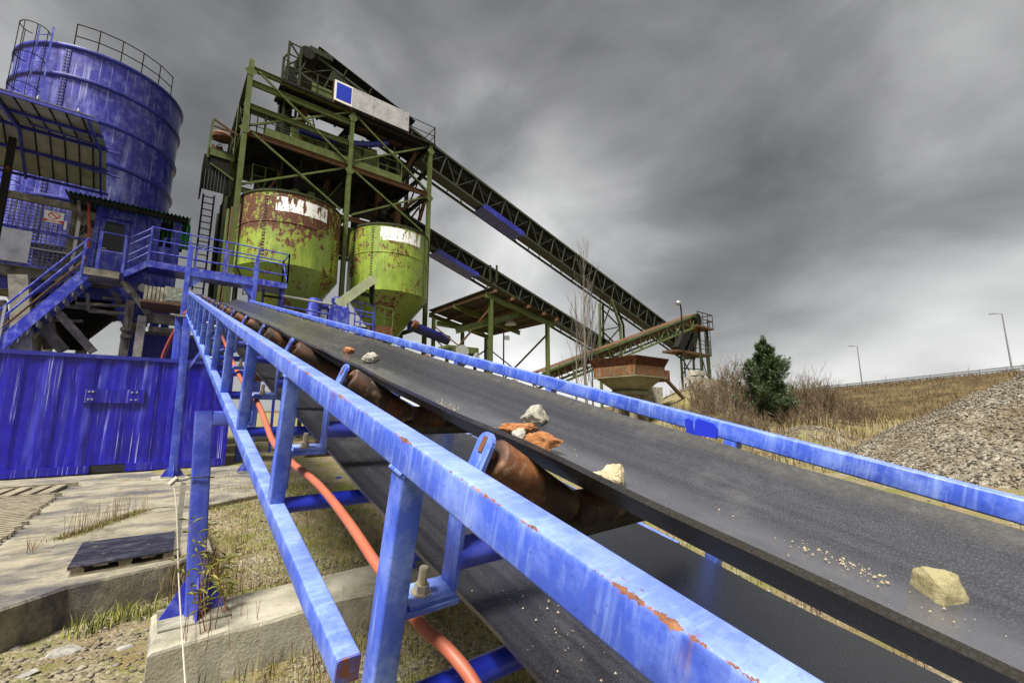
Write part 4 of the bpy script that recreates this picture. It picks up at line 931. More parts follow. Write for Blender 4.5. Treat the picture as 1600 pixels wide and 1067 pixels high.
for lo, hi in (((door_l, PY - .02, z_fl + .98), (door_l + .1, PY + .04, dz1)), ((door_r - .1, PY - .02, z_fl + .98), (door_r, PY + .04, dz1)), ((door_l + .1, PY - .02, wz1), (door_r - .1, PY + .04, dz1))): MB().box(lo, hi).build('door_rail', M['blue_rail'], dr)
MB().box((door_l + .10, PY + .005, z_fl + .98), (door_r - .10, PY + .02, wz1)).build('window_pane', M['glass'], dr)
fr = [V(door_l + .09, PY - .025, z_fl + 1.0), V(door_l + .09, PY - .025, wz1 - .06), V(door_l + .15, PY - .025, wz1), V(door_r - .15, PY - .025, wz1), V(door_r - .09, PY - .025, wz1 - .06), V(door_r - .09, PY - .025, z_fl + 1.0)]
MB().path(fr, .018, 6).build('window_seal', M['door_frame'], dr)
MB().bar((door_l + .04, PY - .05, z_fl + 1.0), (door_l + .2, PY - .05, z_fl + 1.0), .03, .03).build('handle', M['galv'], dr)
MB().box((door_l + .08, PY + .03, z_fl + .98), (door_r - .12, PY + .3, z_fl + 1.25)).build('desk', M['white_sheet'], cab)
for x in (py_(243, 390).x, py_(270, 390).x, xb - .1): MB().bar((x, PY, z_fl - 1.3), (x, PY, zc), .11, .11).build('corner_post', M['blue_rail'], cab)
MB().box((py_(243, 400).x, PY + .02, z_fl - .9), (py_(268, 400).x, PY + .06, py_(255, 385).z)).build('side_panel', M['blue_rail'], cab)
# green translucent corrugated roof
t = NT('green_corrugated_plastic'); c = t.mix(t.noise(2.5, 7, .7), (.012, .022, .008), (.03, .16, .045)); t.set(Base_Color=c, Roughness=.45); M['green_sheet'] = t.mat
e0, e1 = py_(101, 297, 17.1), py_(299, 341, 17.1); ez = (e0.z + e1.z) / 2
for k in range(4):
    x0_ = e0.x + (e1.x - e0.x) * k / 4 + .004; x1_ = e0.x + (e1.x - e0.x) * (k + 1) / 4 - .004
    corrugated(cab, 'roof_sheet', (x0_, 17.1, ez), (x1_, 17.1, ez), (0, 4.0, .25), M['green_sheet'], .10, .03)
for yy in (17.25, 18.06, 20.6): MB().bar((e0.x + .1, yy, ez - .10), (e1.x - .1, yy, ez - .10), .09, .12).build('roof_purlin', M['steel_dark'], cab)
MB().bar((e0.x + .3, 17.2, ez - .2), (e0.x + .3, 18.0, ez - .55), .06, .06).build('roof_bracket', M['dusty'], cab)
t = NT('bright_green_sheet'); c = t.mix(t.noise(3, 6, .7), (.01, .06, .02), (.03, .24, .06)); t.set(Base_Color=c, Roughness=.4); M['green_wall'] = t.mat
a, b = py_(247, 352, 18.9), py_(268, 380, 18.9); corrugated(cab, 'wall_sheet', (a.x, 18.9, b.z), (b.x, 18.9, b.z), (0, 0, a.z - b.z), M['green_wall'], .12, .03)
a, b = py_(284, 348, 18.05), py_(297, 392, 18.05); corrugated(cab, 'wall_sheet', (a.x, 18.05, b.z), (b.x - .06, 18.05, b.z), (0, 0, a.z - b.z), M['green_wall'], .12, .03)
MB().box((py_(243, 440).x, PY + .1, z_fl - 1.35), (xb - .3, PY + .14, z_fl - .1)).build('skirt_panel', M['blue_rail'], cab)
MB().tube(py_(216, 449, 17.7), py_(224, 450, 17.3), .13, 14).build('vent_pipe', M['galv'], cab, 40)
MB().lathe(py_(200, 445, 18.2) + V(.1, 0, 0), [(.1, -1.3), (.62, -.3), (.66, .1), (.6, .3)], 20).build('filter_cone', M['blue_rail'], cab, 40)
rpp = MB().tube(py_(139, 320, 17.6), py_(139, 400, 17.6), .03, 8).build('red_pipe', M['redpipe']); tag(rpp, 'thin red vertical pipe in front of the grey wall panel', 'pipe')
MB().path([py_(124, 315, 17.6), py_(133, 310, 17.6), py_(139, 320, 17.6)], .04, 6).build('pipe_bend', M['redpipe'], rpp)

# ---- landing and stair
st_ = thing('steel_staircase', 'blue steel staircase with handrails climbing to the cabin door', 'staircase', (-3.9, 16.9, 0))
a, b = py_(136, 437, 17.2), py_(14, 540, 17.2); dirn = (b - a) / (b.x - a.x)
def sline(x, y=17.2, dz=0): p = a + dirn * (x - a.x); return V(p.x, y, p.z + dz)
xbot = a.x + (0.05 - a.z) / dirn.z
for y in (16.55, 17.35): MB().bar(sline(a.x, y), sline(xbot, y), .05, .26).build('stringer', M['blue_rail'], st_)
n = int((a.z) / .23)
for k in range(1, n):
    zt = a.z - k * .23; x = a.x + (zt - a.z) / dirn.z; MB().box((x - .15, 16.58, zt - .04), (x + .13, 17.32, zt)).build('tread', M['galv'], st_)
    MB().box((x + .10, 16.58, zt - .18), (x + .13, 17.32, zt - .041)).build('tread_lip', M['galv'], st_)
for y in (16.52, 17.38):
    for h in (.45, .75, 1.05): MB().tube(sline(a.x, y, h), sline(xbot, y, h), .026, 8).build('handrail', M['blue_rail'] if h != .45 else M['rust_beam'], st_, 60)
    for fx in (.02, .42, .8): x = a.x + (xbot - a.x) * fx; MB().bar(sline(x, y, 0), sline(x, y, 1.06), .05, .05).build('rail_post', M['blue_rail'] if fx < .1 else M['galv'], st_)
ld = MB().box((py_(140, 440).x, 16.5, z_fl - .22), (py_(192, 440).x, PY - .07, z_fl - .02)).build('landing', M['dusty'], st_)
for px in (149, 190):
    x = py_(px, 430, 16.6).x; MB().bar((x, 16.6, z_fl - .02), (x, 16.6, z_fl + 1.12), .07, .05).build('gate_post', M['blue_rail'], st_)
for h in (.55, 1.1): MB().tube((py_(149, 430, 16.6).x, 16.6, z_fl + h), (py_(190, 430, 16.6).x, 16.6, z_fl + h), .025, 8).build('gate_rail', M['blue_rail'], st_)
MB().bar(py_(190, 440, 16.8), py_(203, 458, 16.8), .1, .1).build('landing_brace', M['dusty'], st_)

# ---- walkway over the conveyor head
wk = thing('steel_walkway', 'blue walkway with railings from the cabin across in front of the green bins', 'walkway', (1.3, 16.9, 5.0))
WY0, WY1 = 16.55, 17.5; wa, wb = py_(231, 410, WY0), py_(449, 443, WY0); wz = (wa.z + wb.z) / 2
for k in range(14):
    x0_ = wa.x + (wb.x - wa.x) * k / 14; x1_ = wa.x + (wb.x - wa.x) * (k + 1) / 14 - .012
    MB().box((x0_, WY0 + .06, wz - .03), (x1_, WY1 - .06, wz)).build('deck_plate', M['rust_beam'] if k in (3, 4) else M['blue_dark'], wk)
for y in (WY0, WY1 - .05): MB().box((wa.x - .02, y, wz - .16), (wb.x, y + .05, wz + .035)).build('edge_beam', M['blue_rail'], wk)
MB().box((wa.x, WY0 + .05, wz - .15), (wb.x, WY1 - .06, wz - .031)).build('underframe', M['blue_dark'], wk)
railing(wk, [(wa.x, WY0 + .025, wz + .035), (wb.x, WY0 + .025, wz + .035)], 1.06, (.27, .62, 1.0), 4)
railing(wk, [(wa.x + .3, WY1 - .025, wz + .035), (wb.x, WY1 - .025, wz + .035)], 1.06, (.5, 1.0), 4)
railing(wk, [(wb.x, WY0 + .025, wz + .035), (wb.x, WY1 - .025, wz + .035)], 1.06, (.5, 1.0), 1)
MB().tube((wb.x, WY0 + .1, wz + .1), (wb.x, WY1 - .1, wz + .9), .02, 6).build('rail_brace', M['blue_rail'], wk)
ra = V(py_(190, 440, 16.6).x, 16.6, z_fl); rb = V(wa.x, WY0 + .03, wz)
MB().bar(ra + V(0, .02, -.06), rb + V(0, .02, -.06), .06, .16).build('ramp_stringer', M['blue_rail'], wk); MB().bar(ra + V(0, .85, -.06), rb + V(0, .85, -.06), .06, .16).build('ramp_stringer', M['blue_rail'], wk)
MB().bar(ra + V(0, .43, -.04), rb + V(0, .43, -.04), .74, .03).build('ramp_plate', M['blue_dark'], wk)
for h in (.3, .52, .85, 1.06): MB().tube(ra + V(.03, .02, h), rb + V(0, .02, h), .022, 8).build('rail', M['blue_rail'], wk)
for x in (1.15,): MB().bar((x + .98, WY0 + .2, wz - .16), (x + .98, WY0 + .2, wz - .95), .08, .08).build('hanger', M['blue_rail'], wk)
hl = MB()
for s_ in (-.12, .12): hl.bar((2.02 + s_, WY0 - .03, wz - .05), (2.02 + s_, WY0 - .03, wz - .62), .03, .03)
hlo = hl.build('hook_ladder', M['steel_dark'], wk)
for k in range(4): MB().tube((1.9, WY0 - .03, wz - .15 - k * .14), (2.14, WY0 - .03, wz - .15 - k * .14), .014, 6).build('rung', M['steel_dark'], hlo)
for px in (412, 438): p = at(px, 452, Y=WY0 + .4); MB().bar(p, V(p.x, p.y, 3.6), .08, .08).build('leg', M['blue_dark'], wk)
MB().tube(at(412, 462, Y=16.9), at(440, 466, Y=16.9), .04, 6).build('leg_tie', M['steel_dark'], wk)

# ---- dusty drive box, dark blue bin panel, red hose behind the container
bx = thing('drive_housing', 'dusty beige drive housing box left of the conveyor head', 'machine', tuple(at(265, 480, Y=16.0)))
a, b = at(258, 447, Y=15.8), at(293, 478, Y=15.8)
MB().box((a.x, 15.8, b.z + .04), (b.x + .1, 17.2, a.z)).build('case', M['dusty'], bx)
MB().box((a.x + .05, 15.785, b.z + .10), (b.x + .05, 15.799, a.z - .06)).build('screen', mottled('gritty_screen', [(.05, .06, .05), (.2, .22, .18), (.5, .5, .42)], 14, .9, .6), bx)
for k in range(5): x = a.x - .05 - k * .09; MB().box((x - .035, 15.9, b.z + .02), (x + .035, 17.0, a.z - .03)).build('fin', M['dusty'], bx)
MB().box((a.x - .5, 15.78, b.z - .03), (b.x + .12, 17.2, b.z + .03)).build('base_tray', M['rust_beam'], bx)
bp = thing('aggregate_bin', 'dark blue steel bin wall seen above the container behind the concrete columns', 'bin', tuple(V(.2, 19.2, 0)))
a, b = at(198, 517, Y=18.6), at(296, 555, Y=18.6)
MB().box((a.x, 18.6, 0), (b.x + .3, 18.7, a.z)).build('front_wall', M['blue_dark'], bp); MB().box((b.x + .2, 18.7, 0), (b.x + .3, 21, a.z)).build('side_wall', M['blue_dark'], bp)
MB().box((a.x, 18.56, a.z - .06), (b.x + .3, 18.6, a.z + .04)).build('rim', M['dusty'], bp)
a, b = at(232, 490, Y=18.2), at(280, 506, Y=18.2); MB().box((a.x, 18.2, b.z), (b.x, 18.3, a.z - .12)).build('upper_panel', M['blue_dark'], bp)
rh = MB().path(bez([at(301, 484, Y=14.6), at(289, 490, Y=14.7), at(278, 508, Y=14.9), at(255, 556, Y=15.3), at(248, 600, Y=15.5)], 8), .045, 8).build('hose', M['redpipe'], None, 60); tag(rh, 'red hose dropping from the conveyor head behind the container', 'hose')
# ================================================================== GREEN SCREENING TOWER
TY = 21.0; TYB = 27.0
XL, XM, XR = at(393, 103, Y=TY).x, at(546, 260, Y=TY).x, at(669, 340, Y=TY).x
ZT = at(673, 228, Y=TY).z; ZB = at(668, 303, Y=TY).z; ZC = at(666, 375, Y=TY).z
tw = thing('screening_tower', 'tall rusty green steel tower with floors and cross braces above the round bins', 'tower', ((XL + XR) / 2, 24, 0))
def ty(px, py, Y=TY): return at(px, py, Y=Y)
for y in (TY, 24.0, TYB):
    for x in (XL, XM, XR):
        zt = ZT + (.45 if (x == XL and y == TY) else .0)
        if y == 24.0 and x == XM: continue
        MB().ibeam((x, y, 0), (x, y, zt - .01), .20, .20, (1, 0, 0) if y != TY else (0, 1, 0), .02).build('post', M['green'], tw)
def beamx(z, x0, x1, y, h=.22, w=.14, mat='green', name='beam'): return MB().ibeam((x0, y, z), (x1, y, z), w, h).build(name, M[mat], tw)
def beamy(z, x, y0, y1, h=.22, w=.14, mat='green', name='beam'): return MB().ibeam((x, y0, z), (x, y1, z), w, h).build(name, M[mat], tw)
g_ = .11
z2, z3 = ty(397, 131).z, ty(393, 167).z
ztl = ty(395, 108).z
beamx(ztl, XL + g_, XM - g_, TY, mat='green'); beamx(z2, XL + g_, XM - g_, TY, .26); beamx(z3, XL + g_, XM - g_, TY, .24)
beamx(ZT - .12, XM + g_, XR - g_, TY, .26, mat='steel_dark')
for y in (TY,): beamx(ZB - .05, XL + g_, XM - g_, y, .26, mat='rust_beam'); beamx(ZB - .05, XM + g_, XR - g_, y, .26, mat='rust_beam')
beamx(ZC, XL + g_, XM - g_, TY, .2); beamx(ZC, XM + g_, XR - g_, TY, .2, mat='rust_beam')
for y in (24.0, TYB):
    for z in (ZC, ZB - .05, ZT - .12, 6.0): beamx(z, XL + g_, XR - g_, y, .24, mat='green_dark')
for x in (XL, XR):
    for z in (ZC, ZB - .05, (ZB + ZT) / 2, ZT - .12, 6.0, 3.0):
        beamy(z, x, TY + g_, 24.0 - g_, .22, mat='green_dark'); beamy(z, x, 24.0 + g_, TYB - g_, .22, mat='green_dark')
MB().ibeam((XL, TY + .11, ztl), (XL, TYB, ztl), .16, .26).build('beam', M['green_dark'], tw)
MB().bar((XL - .02, TYB, 0), (XL - .02, TYB, ztl), .2, .2).build('post', M['green_dark'], tw)
# cross braces with gussets, front bays
def xbrace(p0, p1, q0, q1, y=TY - .02, w=.085, mat='green'):
    a, b, c, d = ty(*p0, y), ty(*p1, y), ty(*q0, y + .05), ty(*q1, y + .05)
    MB().angle(a, b, w, .014, (0, 1, 0)).build('brace', M[mat], tw); MB().angle(c, d, w, .014, (0, 1, 0)).build('brace', M[mat], tw)
    # centre gusset
    den = (p1[0] - p0[0]) * (q1[1] - q0[1]) - (p1[1] - p0[1]) * (q1[0] - q0[0]); u = ((q0[0] - p0[0]) * (q1[1] - q0[1]) - (q0[1] - p0[1]) * (q1[0] - q0[0])) / den
    m = a.lerp(b, u); s = .16; MB().prism([m + V(-s, -.015, 0), m + V(0, -.015, -s * .7), m + V(s, -.015, 0), m + V(0, -.015, s * .7)], (0, .012, 0)).build('gusset', M[mat], tw)
xbrace((405, 113), (542, 252), (389, 196), (548, 176))
xbrace((394, 207), (532, 328), (377, 288), (538, 263))
xbrace((556, 181), (667, 298), (553, 252), (667, 230))
xbrace((553, 267), (660, 362), (548, 336), (667, 307))
for (x, z) in ((XM, ZT - .35), (XM, ZB - .25), (XR, ZB - .25), (XR, ZT - .4), (XL, ZB + .05), (XL, ztl - .2)):
    MB().prism([V(x - .24, TY - .115, z), V(x - .1, TY - .115, z - .2), V(x + .1, TY - .115, z - .2), V(x + .24, TY - .115, z), V(x + .1, TY - .115, z + .16), V(x - .1, TY - .115, z + .16)], (0, .012, 0)).build('gusset', M['green'], tw)
# right side knee braces
for p, q in (((664, 303), (610, 340)), ((666, 305), (655, 345)), ((655, 232), (622, 285))): MB().bar(ty(*p, TY + 1), ty(*q, TY + 1.5), .16, .16).build('knee_brace', M['rust_beam'], tw)
for k, (y0, y1) in enumerate(((TY, 24.0), (24.0, TYB))):
    MB().angle((XR, y0, ZB), (XR, y1, ZT - .2), .1).build('brace', M['green_dark'], tw); MB().angle((XR, y1, ZB), (XR, y0, ZT - .2), .1).build('brace', M['green_dark'], tw)
    MB().angle((XL, y0, ZB), (XL, y1, ZT), .1).build('brace', M['green_dark'], tw); MB().angle((XL, y1, ZC), (XL, y0, ZB), .1).build('brace', M['green_dark'], tw); MB().angle((XL, y0, 6), (XL, y1, ZC), .1).build('brace', M['green_dark'], tw)
# top floor: planks over joists
xa_ = ty(440, 123).x
for k in range(5):
    y0 = TY - .10 + k * .36; MB().box((xa_, y0, ZT + .01), (XR + .25, y0 + .345, ZT + .06)).build('floor_plank', M['steel_dark'] if k % 3 else M['rust_beam'], tw)
for k in range(9): x = xa_ + .2 + k * (XR - xa_) / 8.6; MB().bar((x, TY + .1, ZT - .05), (x, TY + 1.65, ZT - .05), .10, .11).build('joist', M['steel_dark'], tw)
MB().box((xa_, TY - .16, ZT - .02), (XR + .25, TY - .11, ZT + .12)).build('floor_edge', M['steel_dark'], tw)
# level B floor
xb0, xb1 = ty(415, 207).x, ty(628, 281).x
for k in range(10):
    y0 = TY + .10 + k * .5; MB().box((XL + .12, y0, ZB + .09), (XR - .9, y0 + .485, ZB + .13)).build('floor_plank', M['steel_dark'], tw)
for k in range(8): x = XL + .5 + k * 1.05; MB().bar((x, TY + .1, ZB + .02), (x, TY + 5, ZB + .02), .1, .12).build('joist', M['steel_dark'], tw)
MB().box((xb0, TY + .02, ZB + .13), (xb1, TY + .07, ZB + .50)).build('toe_plate', M['green'], tw)
railing(tw, [(xb0, TY + .09, ZB + .13), (xb1, TY + .09, ZB + .13)], 1.15, (.6, 1.0), 5, .022, M['green'])
railing(tw, [(XL + .2, TY + .5, ZB + .13), (xb0, TY + .5, ZB + .13)], 1.1, (.5, 1.0), 2, .02, M['green_dark'])
# floor over the bins
for k in range(9):
    y0 = TY + 1.4 + k * .5; MB().box((XL + .12, y0, ZC + .12), (XR - .3, y0 + .48, ZC + .16)).build('floor_plank', M['steel_dark'], tw)
railing(tw, [ty(392, 290, 22.5), ty(432, 300, 22.5)], 1.1, (.5, 1.0), 2, .02, M['green'])
railing(tw, [ty(610, 330, 22.4), ty(655, 342, 22.4)], 1.1, (.5, 1.0), 2, .02, M['green_dark'])
# top floor railing right and left
railing(tw, [(ty(636, 205).x + .02, TY - .1, ZT + .06), (XR + .2, TY - .1, ZT + .06)], 1.1, (.5, 1.0), 1, .022, M['steel_dark'])
railing(tw, [(xa_, TY - .1, ZT + .06), (ty(519, 152).x, TY - .1, ZT + .06)], 1.1, (.36, .66, 1.0), 3, .018, M['green_dark'])
railing(tw, [(XR + .2, TY - .1, ZT + .06), (XR + .2, TY + 3, ZT + .06)], 1.1, (.5, 1.0), 2, .02, M['steel_dark'])
MB().box((xa_ + 1.3, TY - .09, ZT + .12), (ty(519, 152).x - .03, TY - .07, ZT + .62)).build('toe_plate', M['green'], tw)
# machinery: vibrating screens and chutes
def slope_box(name, p, q, y0, y1, h, mat):   # long box from p to q (x,z) between two y
    d = Vector((q[0] - p[0], q[1] - p[1])).normalized(); n = Vector((-d.y, d.x)) * h
    return MB().prism([V(p[0], y0, p[1]), V(q[0], y0, q[1]), V(q[0] + n.x, y0, q[1] + n.y), V(p[0] + n.x, y0, p[1] + n.y)], (0, y1 - y0, 0)).build(name, M[mat], tw)
a, b = ty(455, 232, 22.0), ty(590, 262, 22.0); slope_box('screen_side', (a.x, a.z), (b.x, b.z - .1), 21.9, 21.96, 1.05, 'green')
slope_box('screen_deck', (a.x, a.z + .4), (b.x, b.z + .3), 22.0, 25.2, .12, 'steel_dark')
slope_box('screen_side', (a.x, a.z), (b.x, b.z - .1), 25.25, 25.3, 1.05, 'green_dark')
for (px, py, r) in ((492, 224, .07), (478, 218, .05), (520, 236, .07), (590, 268, .08), (505, 215, .05)):
    p = ty(px, py, 21.88); MB().tube(p, p + V(0, .05, 0), r, 12).build('bolt_boss', M['black'], tw)
p = ty(528, 238, 21.9); MB().lathe((p.x, 0, 0), [(.01, 0)], 3) if False else None
MB().tube(p - V(0, .25, 0), p + V(0, .02, 0), .42, 24).build('drive_wheel', M['green_dark'], tw, 40)
MB().tube(p - V(0, .27, 0), p - V(0, .24, 0), .30, 24).build('drive_hub', M['steel_dark'], tw, 40)
cb = [ty(468, 203, 21.7), ty(500, 214, 21.7), ty(535, 222, 21.7), ty(570, 226, 21.7), ty(605, 224, 21.7)]
bb = MB().path(bez(cb, 6), .17, 8).build('screen_tube', M['blue_dark'], tw, 60)
for x0, y0, x1, y1, Y, w in [(430, 270, 455, 110, 22.8, .55), (465, 210, 482, 150, 22.5, .4), (556, 190, 528, 222, 22.6, .35), (440, 215, 452, 150, 23.5, .25), (598, 300, 602, 250, 22.5, .5), (612, 296, 614, 250, 22.8, .35), (640, 262, 596, 300, 23.4, .7), (520, 260, 500, 320, 23.2, .25), (548, 285, 512, 318, 22.4, .3), (470, 300, 468, 265, 22.5, .8), (440, 320, 450, 275, 23.0, .5), (560, 330, 568, 285, 23.2, .6), (590, 340, 592, 300, 22.6, .35), (620, 352, 622, 318, 22.0, .3), (350, 330, 392, 215, 25.5, .4)]:
    MB().bar(ty(x0, y0, Y), ty(x1, y1, Y), w, w * .8, (0, 1, 0)).build('chute', M['steel_dark'] if (x0 + y0) % 3 else M['rust_beam'], tw)
# dark housings that fill the inside
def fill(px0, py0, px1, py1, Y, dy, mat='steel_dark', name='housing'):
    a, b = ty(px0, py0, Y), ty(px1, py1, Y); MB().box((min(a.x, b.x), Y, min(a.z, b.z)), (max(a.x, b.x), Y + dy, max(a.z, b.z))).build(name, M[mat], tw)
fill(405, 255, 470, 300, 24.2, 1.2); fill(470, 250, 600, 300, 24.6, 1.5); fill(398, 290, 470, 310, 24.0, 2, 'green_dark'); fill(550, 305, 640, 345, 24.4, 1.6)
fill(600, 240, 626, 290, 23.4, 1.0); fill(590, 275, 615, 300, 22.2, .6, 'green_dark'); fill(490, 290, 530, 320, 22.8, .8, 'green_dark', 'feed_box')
for k, (px, py) in enumerate(((462, 298), (598, 318), (486, 303), (556, 330))):
    p = ty(px, py, 22.3); MB().tube(p, p - V(0, 0, 1.0), .22, 16).build('feed_pipe', M['green'] if k % 2 == 0 else M['steel_dark'], tw, 40)
    MB().tube(p - V(0, .25, .6), p - V(0, .1, .6), .16, 14).build('inspection_port', M['black'], tw)
for k in range(7):
    p = ty(420 + k * 32, 300 + k * 5, 22.8); MB().tube(p, V(p.x, p.y, ZB), .03, 6).build('hanger_rod', M['steel_dark'], tw)
# head mast of the top conveyor
mp_ = [ty(447, 128, 22.0).x, ty(466, 128, 22.0).x]; zt_ = ty(458, 68, 22.0).z; zb_ = ZB + .2
for x in mp_:
    for y in (22.0, 23.3): MB().angle((x, y, zb_), (x, y, zt_), .12).build('mast_leg', M['green_dark'], tw)
n = 9
for k in range(n):
    za, zb2 = zb_ + (zt_ - zb_) * k / n, zb_ + (zt_ - zb_) * (k + 1) / n; x0, x1 = mp_ if k % 2 else mp_[::-1]
    MB().angle((x0, 22.0, za), (x1, 22.0, zb2), .07).build('mast_lacing', M['green_dark'], tw); MB().bar((mp_[0], 22.0, zb2 - .03), (mp_[1], 22.0, zb2 - .03), .05, .05).build('mast_rung', M['green_dark'], tw)
    MB().angle((mp_[k % 2], 22.0, za), (mp_[k % 2], 23.3, zb2), .07).build('mast_lacing', M['green_dark'], tw)
# left balcony with ladder
bal = thing('side_balcony', 'small balcony with hanging lamp and ladder on the left side of the green tower', 'balcony', tuple(ty(335, 440, 23.5)))
Yb = 23.5
def yb(px, py): return at(px, py, Y=Yb)
MB().bar(yb(334, 185), yb(324, 246), .10, .10).build('post', M['green'], bal)
MB().bar(yb(334, 186), yb(371, 212), .08, .08).build('strut', M['rust_beam'], bal); MB().bar(yb(335, 197), yb(370, 210), .07, .07).build('strut', M['rust_beam'], bal)
MB().lathe(yb(347, 210) - V(0, 0, .15), [(.02, .22), (.32, .16), (.42, .02), (.38, -.12), (.05, -.14)], 18).build('lamp_shade', M['rusty'], bal, 50)
MB().tube(yb(347, 200), yb(347, 207), .03, 6).build('lamp_stem', M['steel_dark'], bal)
for y0, y1 in ((217, 226), (231, 240)): MB().tube(yb(329, y0), yb(360, y1), .025, 6).build('rail', M['steel_dark'], bal)
MB().bar(yb(329, 217), yb(325, 246), .05, .05).build('rail_post', M['steel_dark'], bal); MB().bar(yb(358, 226), yb(353, 252), .05, .05).build('rail_post', M['steel_dark'], bal)
a, b = yb(325, 243), yb(366, 252); MB().box((a.x, Yb - .05, b.z - .05), (b.x, Yb + 1.5, b.z + .28)).build('floor', M['green'], bal)
MB().box((yb(330, 236).x, Yb + .2, b.z + .28), (yb(348, 236).x, Yb + .7, b.z + .62)).build('motor_box', M['rusty'], bal)
hoop = [yb(334, 238), yb(336, 230), yb(341, 226), yb(346, 228), yb(349, 238)]; MB().path(bez(hoop, 5), .02, 6).build('cable_loop', M['black'], bal)
c, d = yb(322, 254), yb(350, 303)
for k in range(8):
    x0_ = c.x - .1 + (d.x - c.x + .2) * k / 8; x1_ = c.x - .1 + (d.x - c.x + .2) * (k + 1) / 8 - .01; MB().box((x0_, Yb, d.z), (x1_, Yb + .06, b.z - .06)).build('cladding_panel', M['steel_dark'], bal)
MB().box((c.x - .1, Yb + .06, d.z), (c.x - .04, Yb + 1.4, b.z - .06)).build('cladding_side', M['steel_dark'], bal)
MB().bar(yb(328, 256) + V(0, -.06, 0), yb(364, 282) + V(0, -.06, 0), .07, .07).build('strut', M['green'], bal)
lr = MB(); l0, l1 = yb(318, 303), yb(335, 306); lz = -1
for p in (l0, l1): lr.bar(p, V(p.x, p.y, .0), .07, .05)
lo = lr.build('ladder', M['steel_dark'], bal); z = l0.z - .1
while z > 2.6: MB().bar((l0.x, Yb, z), (l1.x, Yb, z), .05, .035).build('rung', M['steel_dark'], lo); z -= .31
# pipes and extra posts down the left side
for px, Y, r, mt in ((352, 22.6, .09, 'green'), (347, 23.6, .12, 'green_dark'), (358, 22.2, .07, 'rust_beam'), (341, 24.8, .10, 'steel_dark'), (366, 22.0, .06, 'green'), (338, 26.0, .12, 'green_dark'), (375, 22.4, .10, 'green_dark')):
    p = at(px, 380, Y=Y); MB().tube((p.x, Y, 0), (p.x, Y, 11.5 if px < 350 else 10.5), r, 8).build('down_pipe', M[mt], tw, 60)

rnt = random.Random(77)
for _ in range(60):
    z0 = rnt.choice((ZC + .2, ZB + .2)); h_ = rnt.uniform(.8, 2.6); x = rnt.uniform(XL + (2.4 if z0 > ZB else .5), XR - .6); y = rnt.uniform(21.8, 26.5); z = z0 + rnt.uniform(0, .8); d_ = V(rnt.uniform(-1.1, 1.1), rnt.uniform(-.3, .3), rnt.choice((0, 1, 1)) * h_ * .7 + .05)
    if d_.z < .1: d_ = V(rnt.choice((1.6, 2.4)), 0, 0)
    e_ = V(x, y, z) + d_
    if e_.x > XR - .3 or e_.z > ZT - .3: continue
    MB().bar((x, y, z), e_, rnt.choice((.06, .09, .14)), .09).build('strut', M[rnt.choice(('steel_dark', 'green_dark', 'green', 'green', 'rust_beam'))], tw)
# inner lattice: bracing and railings on the middle and rear frames
for y in (22.4, 24.05, 26.9):
    for i in range(6):
        x0, x1 = XL + .3 + i * 1.5, XL + 1.7 + i * 1.5
        for z0, z1 in ((ZC + .2, ZB - .2), (ZB + .3, ZT - .5)):
            if (i * 7 + int(y * 3) + int(z0)) % 3 == 0: continue
            if z0 > ZB and x1 < XL + 4.2 and y < 26: continue
            MB().angle((x0, y, z0), (x1, y, z1), .09).build('inner_brace', M['green_dark'] if i % 2 else M['green'], tw)
            if i % 2: MB().bar((x0, y, z0), (x0, y, z1), .10, .10).build('inner_post', M['green_dark'], tw)
for y, z in ((25.5, ZB + .13), (26.6, ZC + .16)): railing(tw, [(XL + .3, y, z), (XR - 1.2, y, z)], 1.1, (.5, 1.0), 6, .02, M['green_dark'])
railing(tw, [ty(470, 262, 21.6), ty(535, 276, 21.6)], 1.0, (.5, 1.0), 3, .018, M['green_dark'])
sl = MB(); a_, b_ = ty(478, 182, 23.2), ty(487, 215, 23.2)
for k_ in (0, .35): sl.bar(a_ + V(k_, 0, 0), b_ + V(k_, 0, -.2), .05, .05)
slo = sl.build('inner_ladder', M['steel_dark'], tw)
for k_ in range(7): q_ = a_.lerp(b_, k_ / 7); MB().bar(q_, q_ + V(.35, 0, 0), .03, .03).build('rung', M['steel_dark'], slo)
# ------------------------------------------------------------------ sign board on the tower edge
sb = thing('name_board', 'long blank grey board with a blue square on the top edge of the tower', 'sign', tuple(ty(578, 205)))
a, b = ty(520, 152), ty(636, 205); a2 = ty(521, 127); zb1, zt1 = ZT + .13, a2.z - .02; xs = [a.x, ty(549, 150, TY).x, ty(582, 170).x, b.x]
for k, (x0, x1) in enumerate(zip(xs[:-1], xs[1:])): MB().box((x0 + .006, TY - .215, zb1), (x1 - .006, TY - .175, zt1)).build('board_panel', M['grey_sheet'] if k else M['sgn_white'], sb)
MB().box((xs[0] + .10, TY - .222, zb1 + .12), (xs[1] - .06, TY - .216, zt1 - .10)).build('blue_square', M['sign_blue'], sb)
for x in xs: MB().bar((x, TY - .15, ZT - .02), (x, TY - .15, zt1 - .05), .045, .045).build('board_post', M['rusty'], sb)

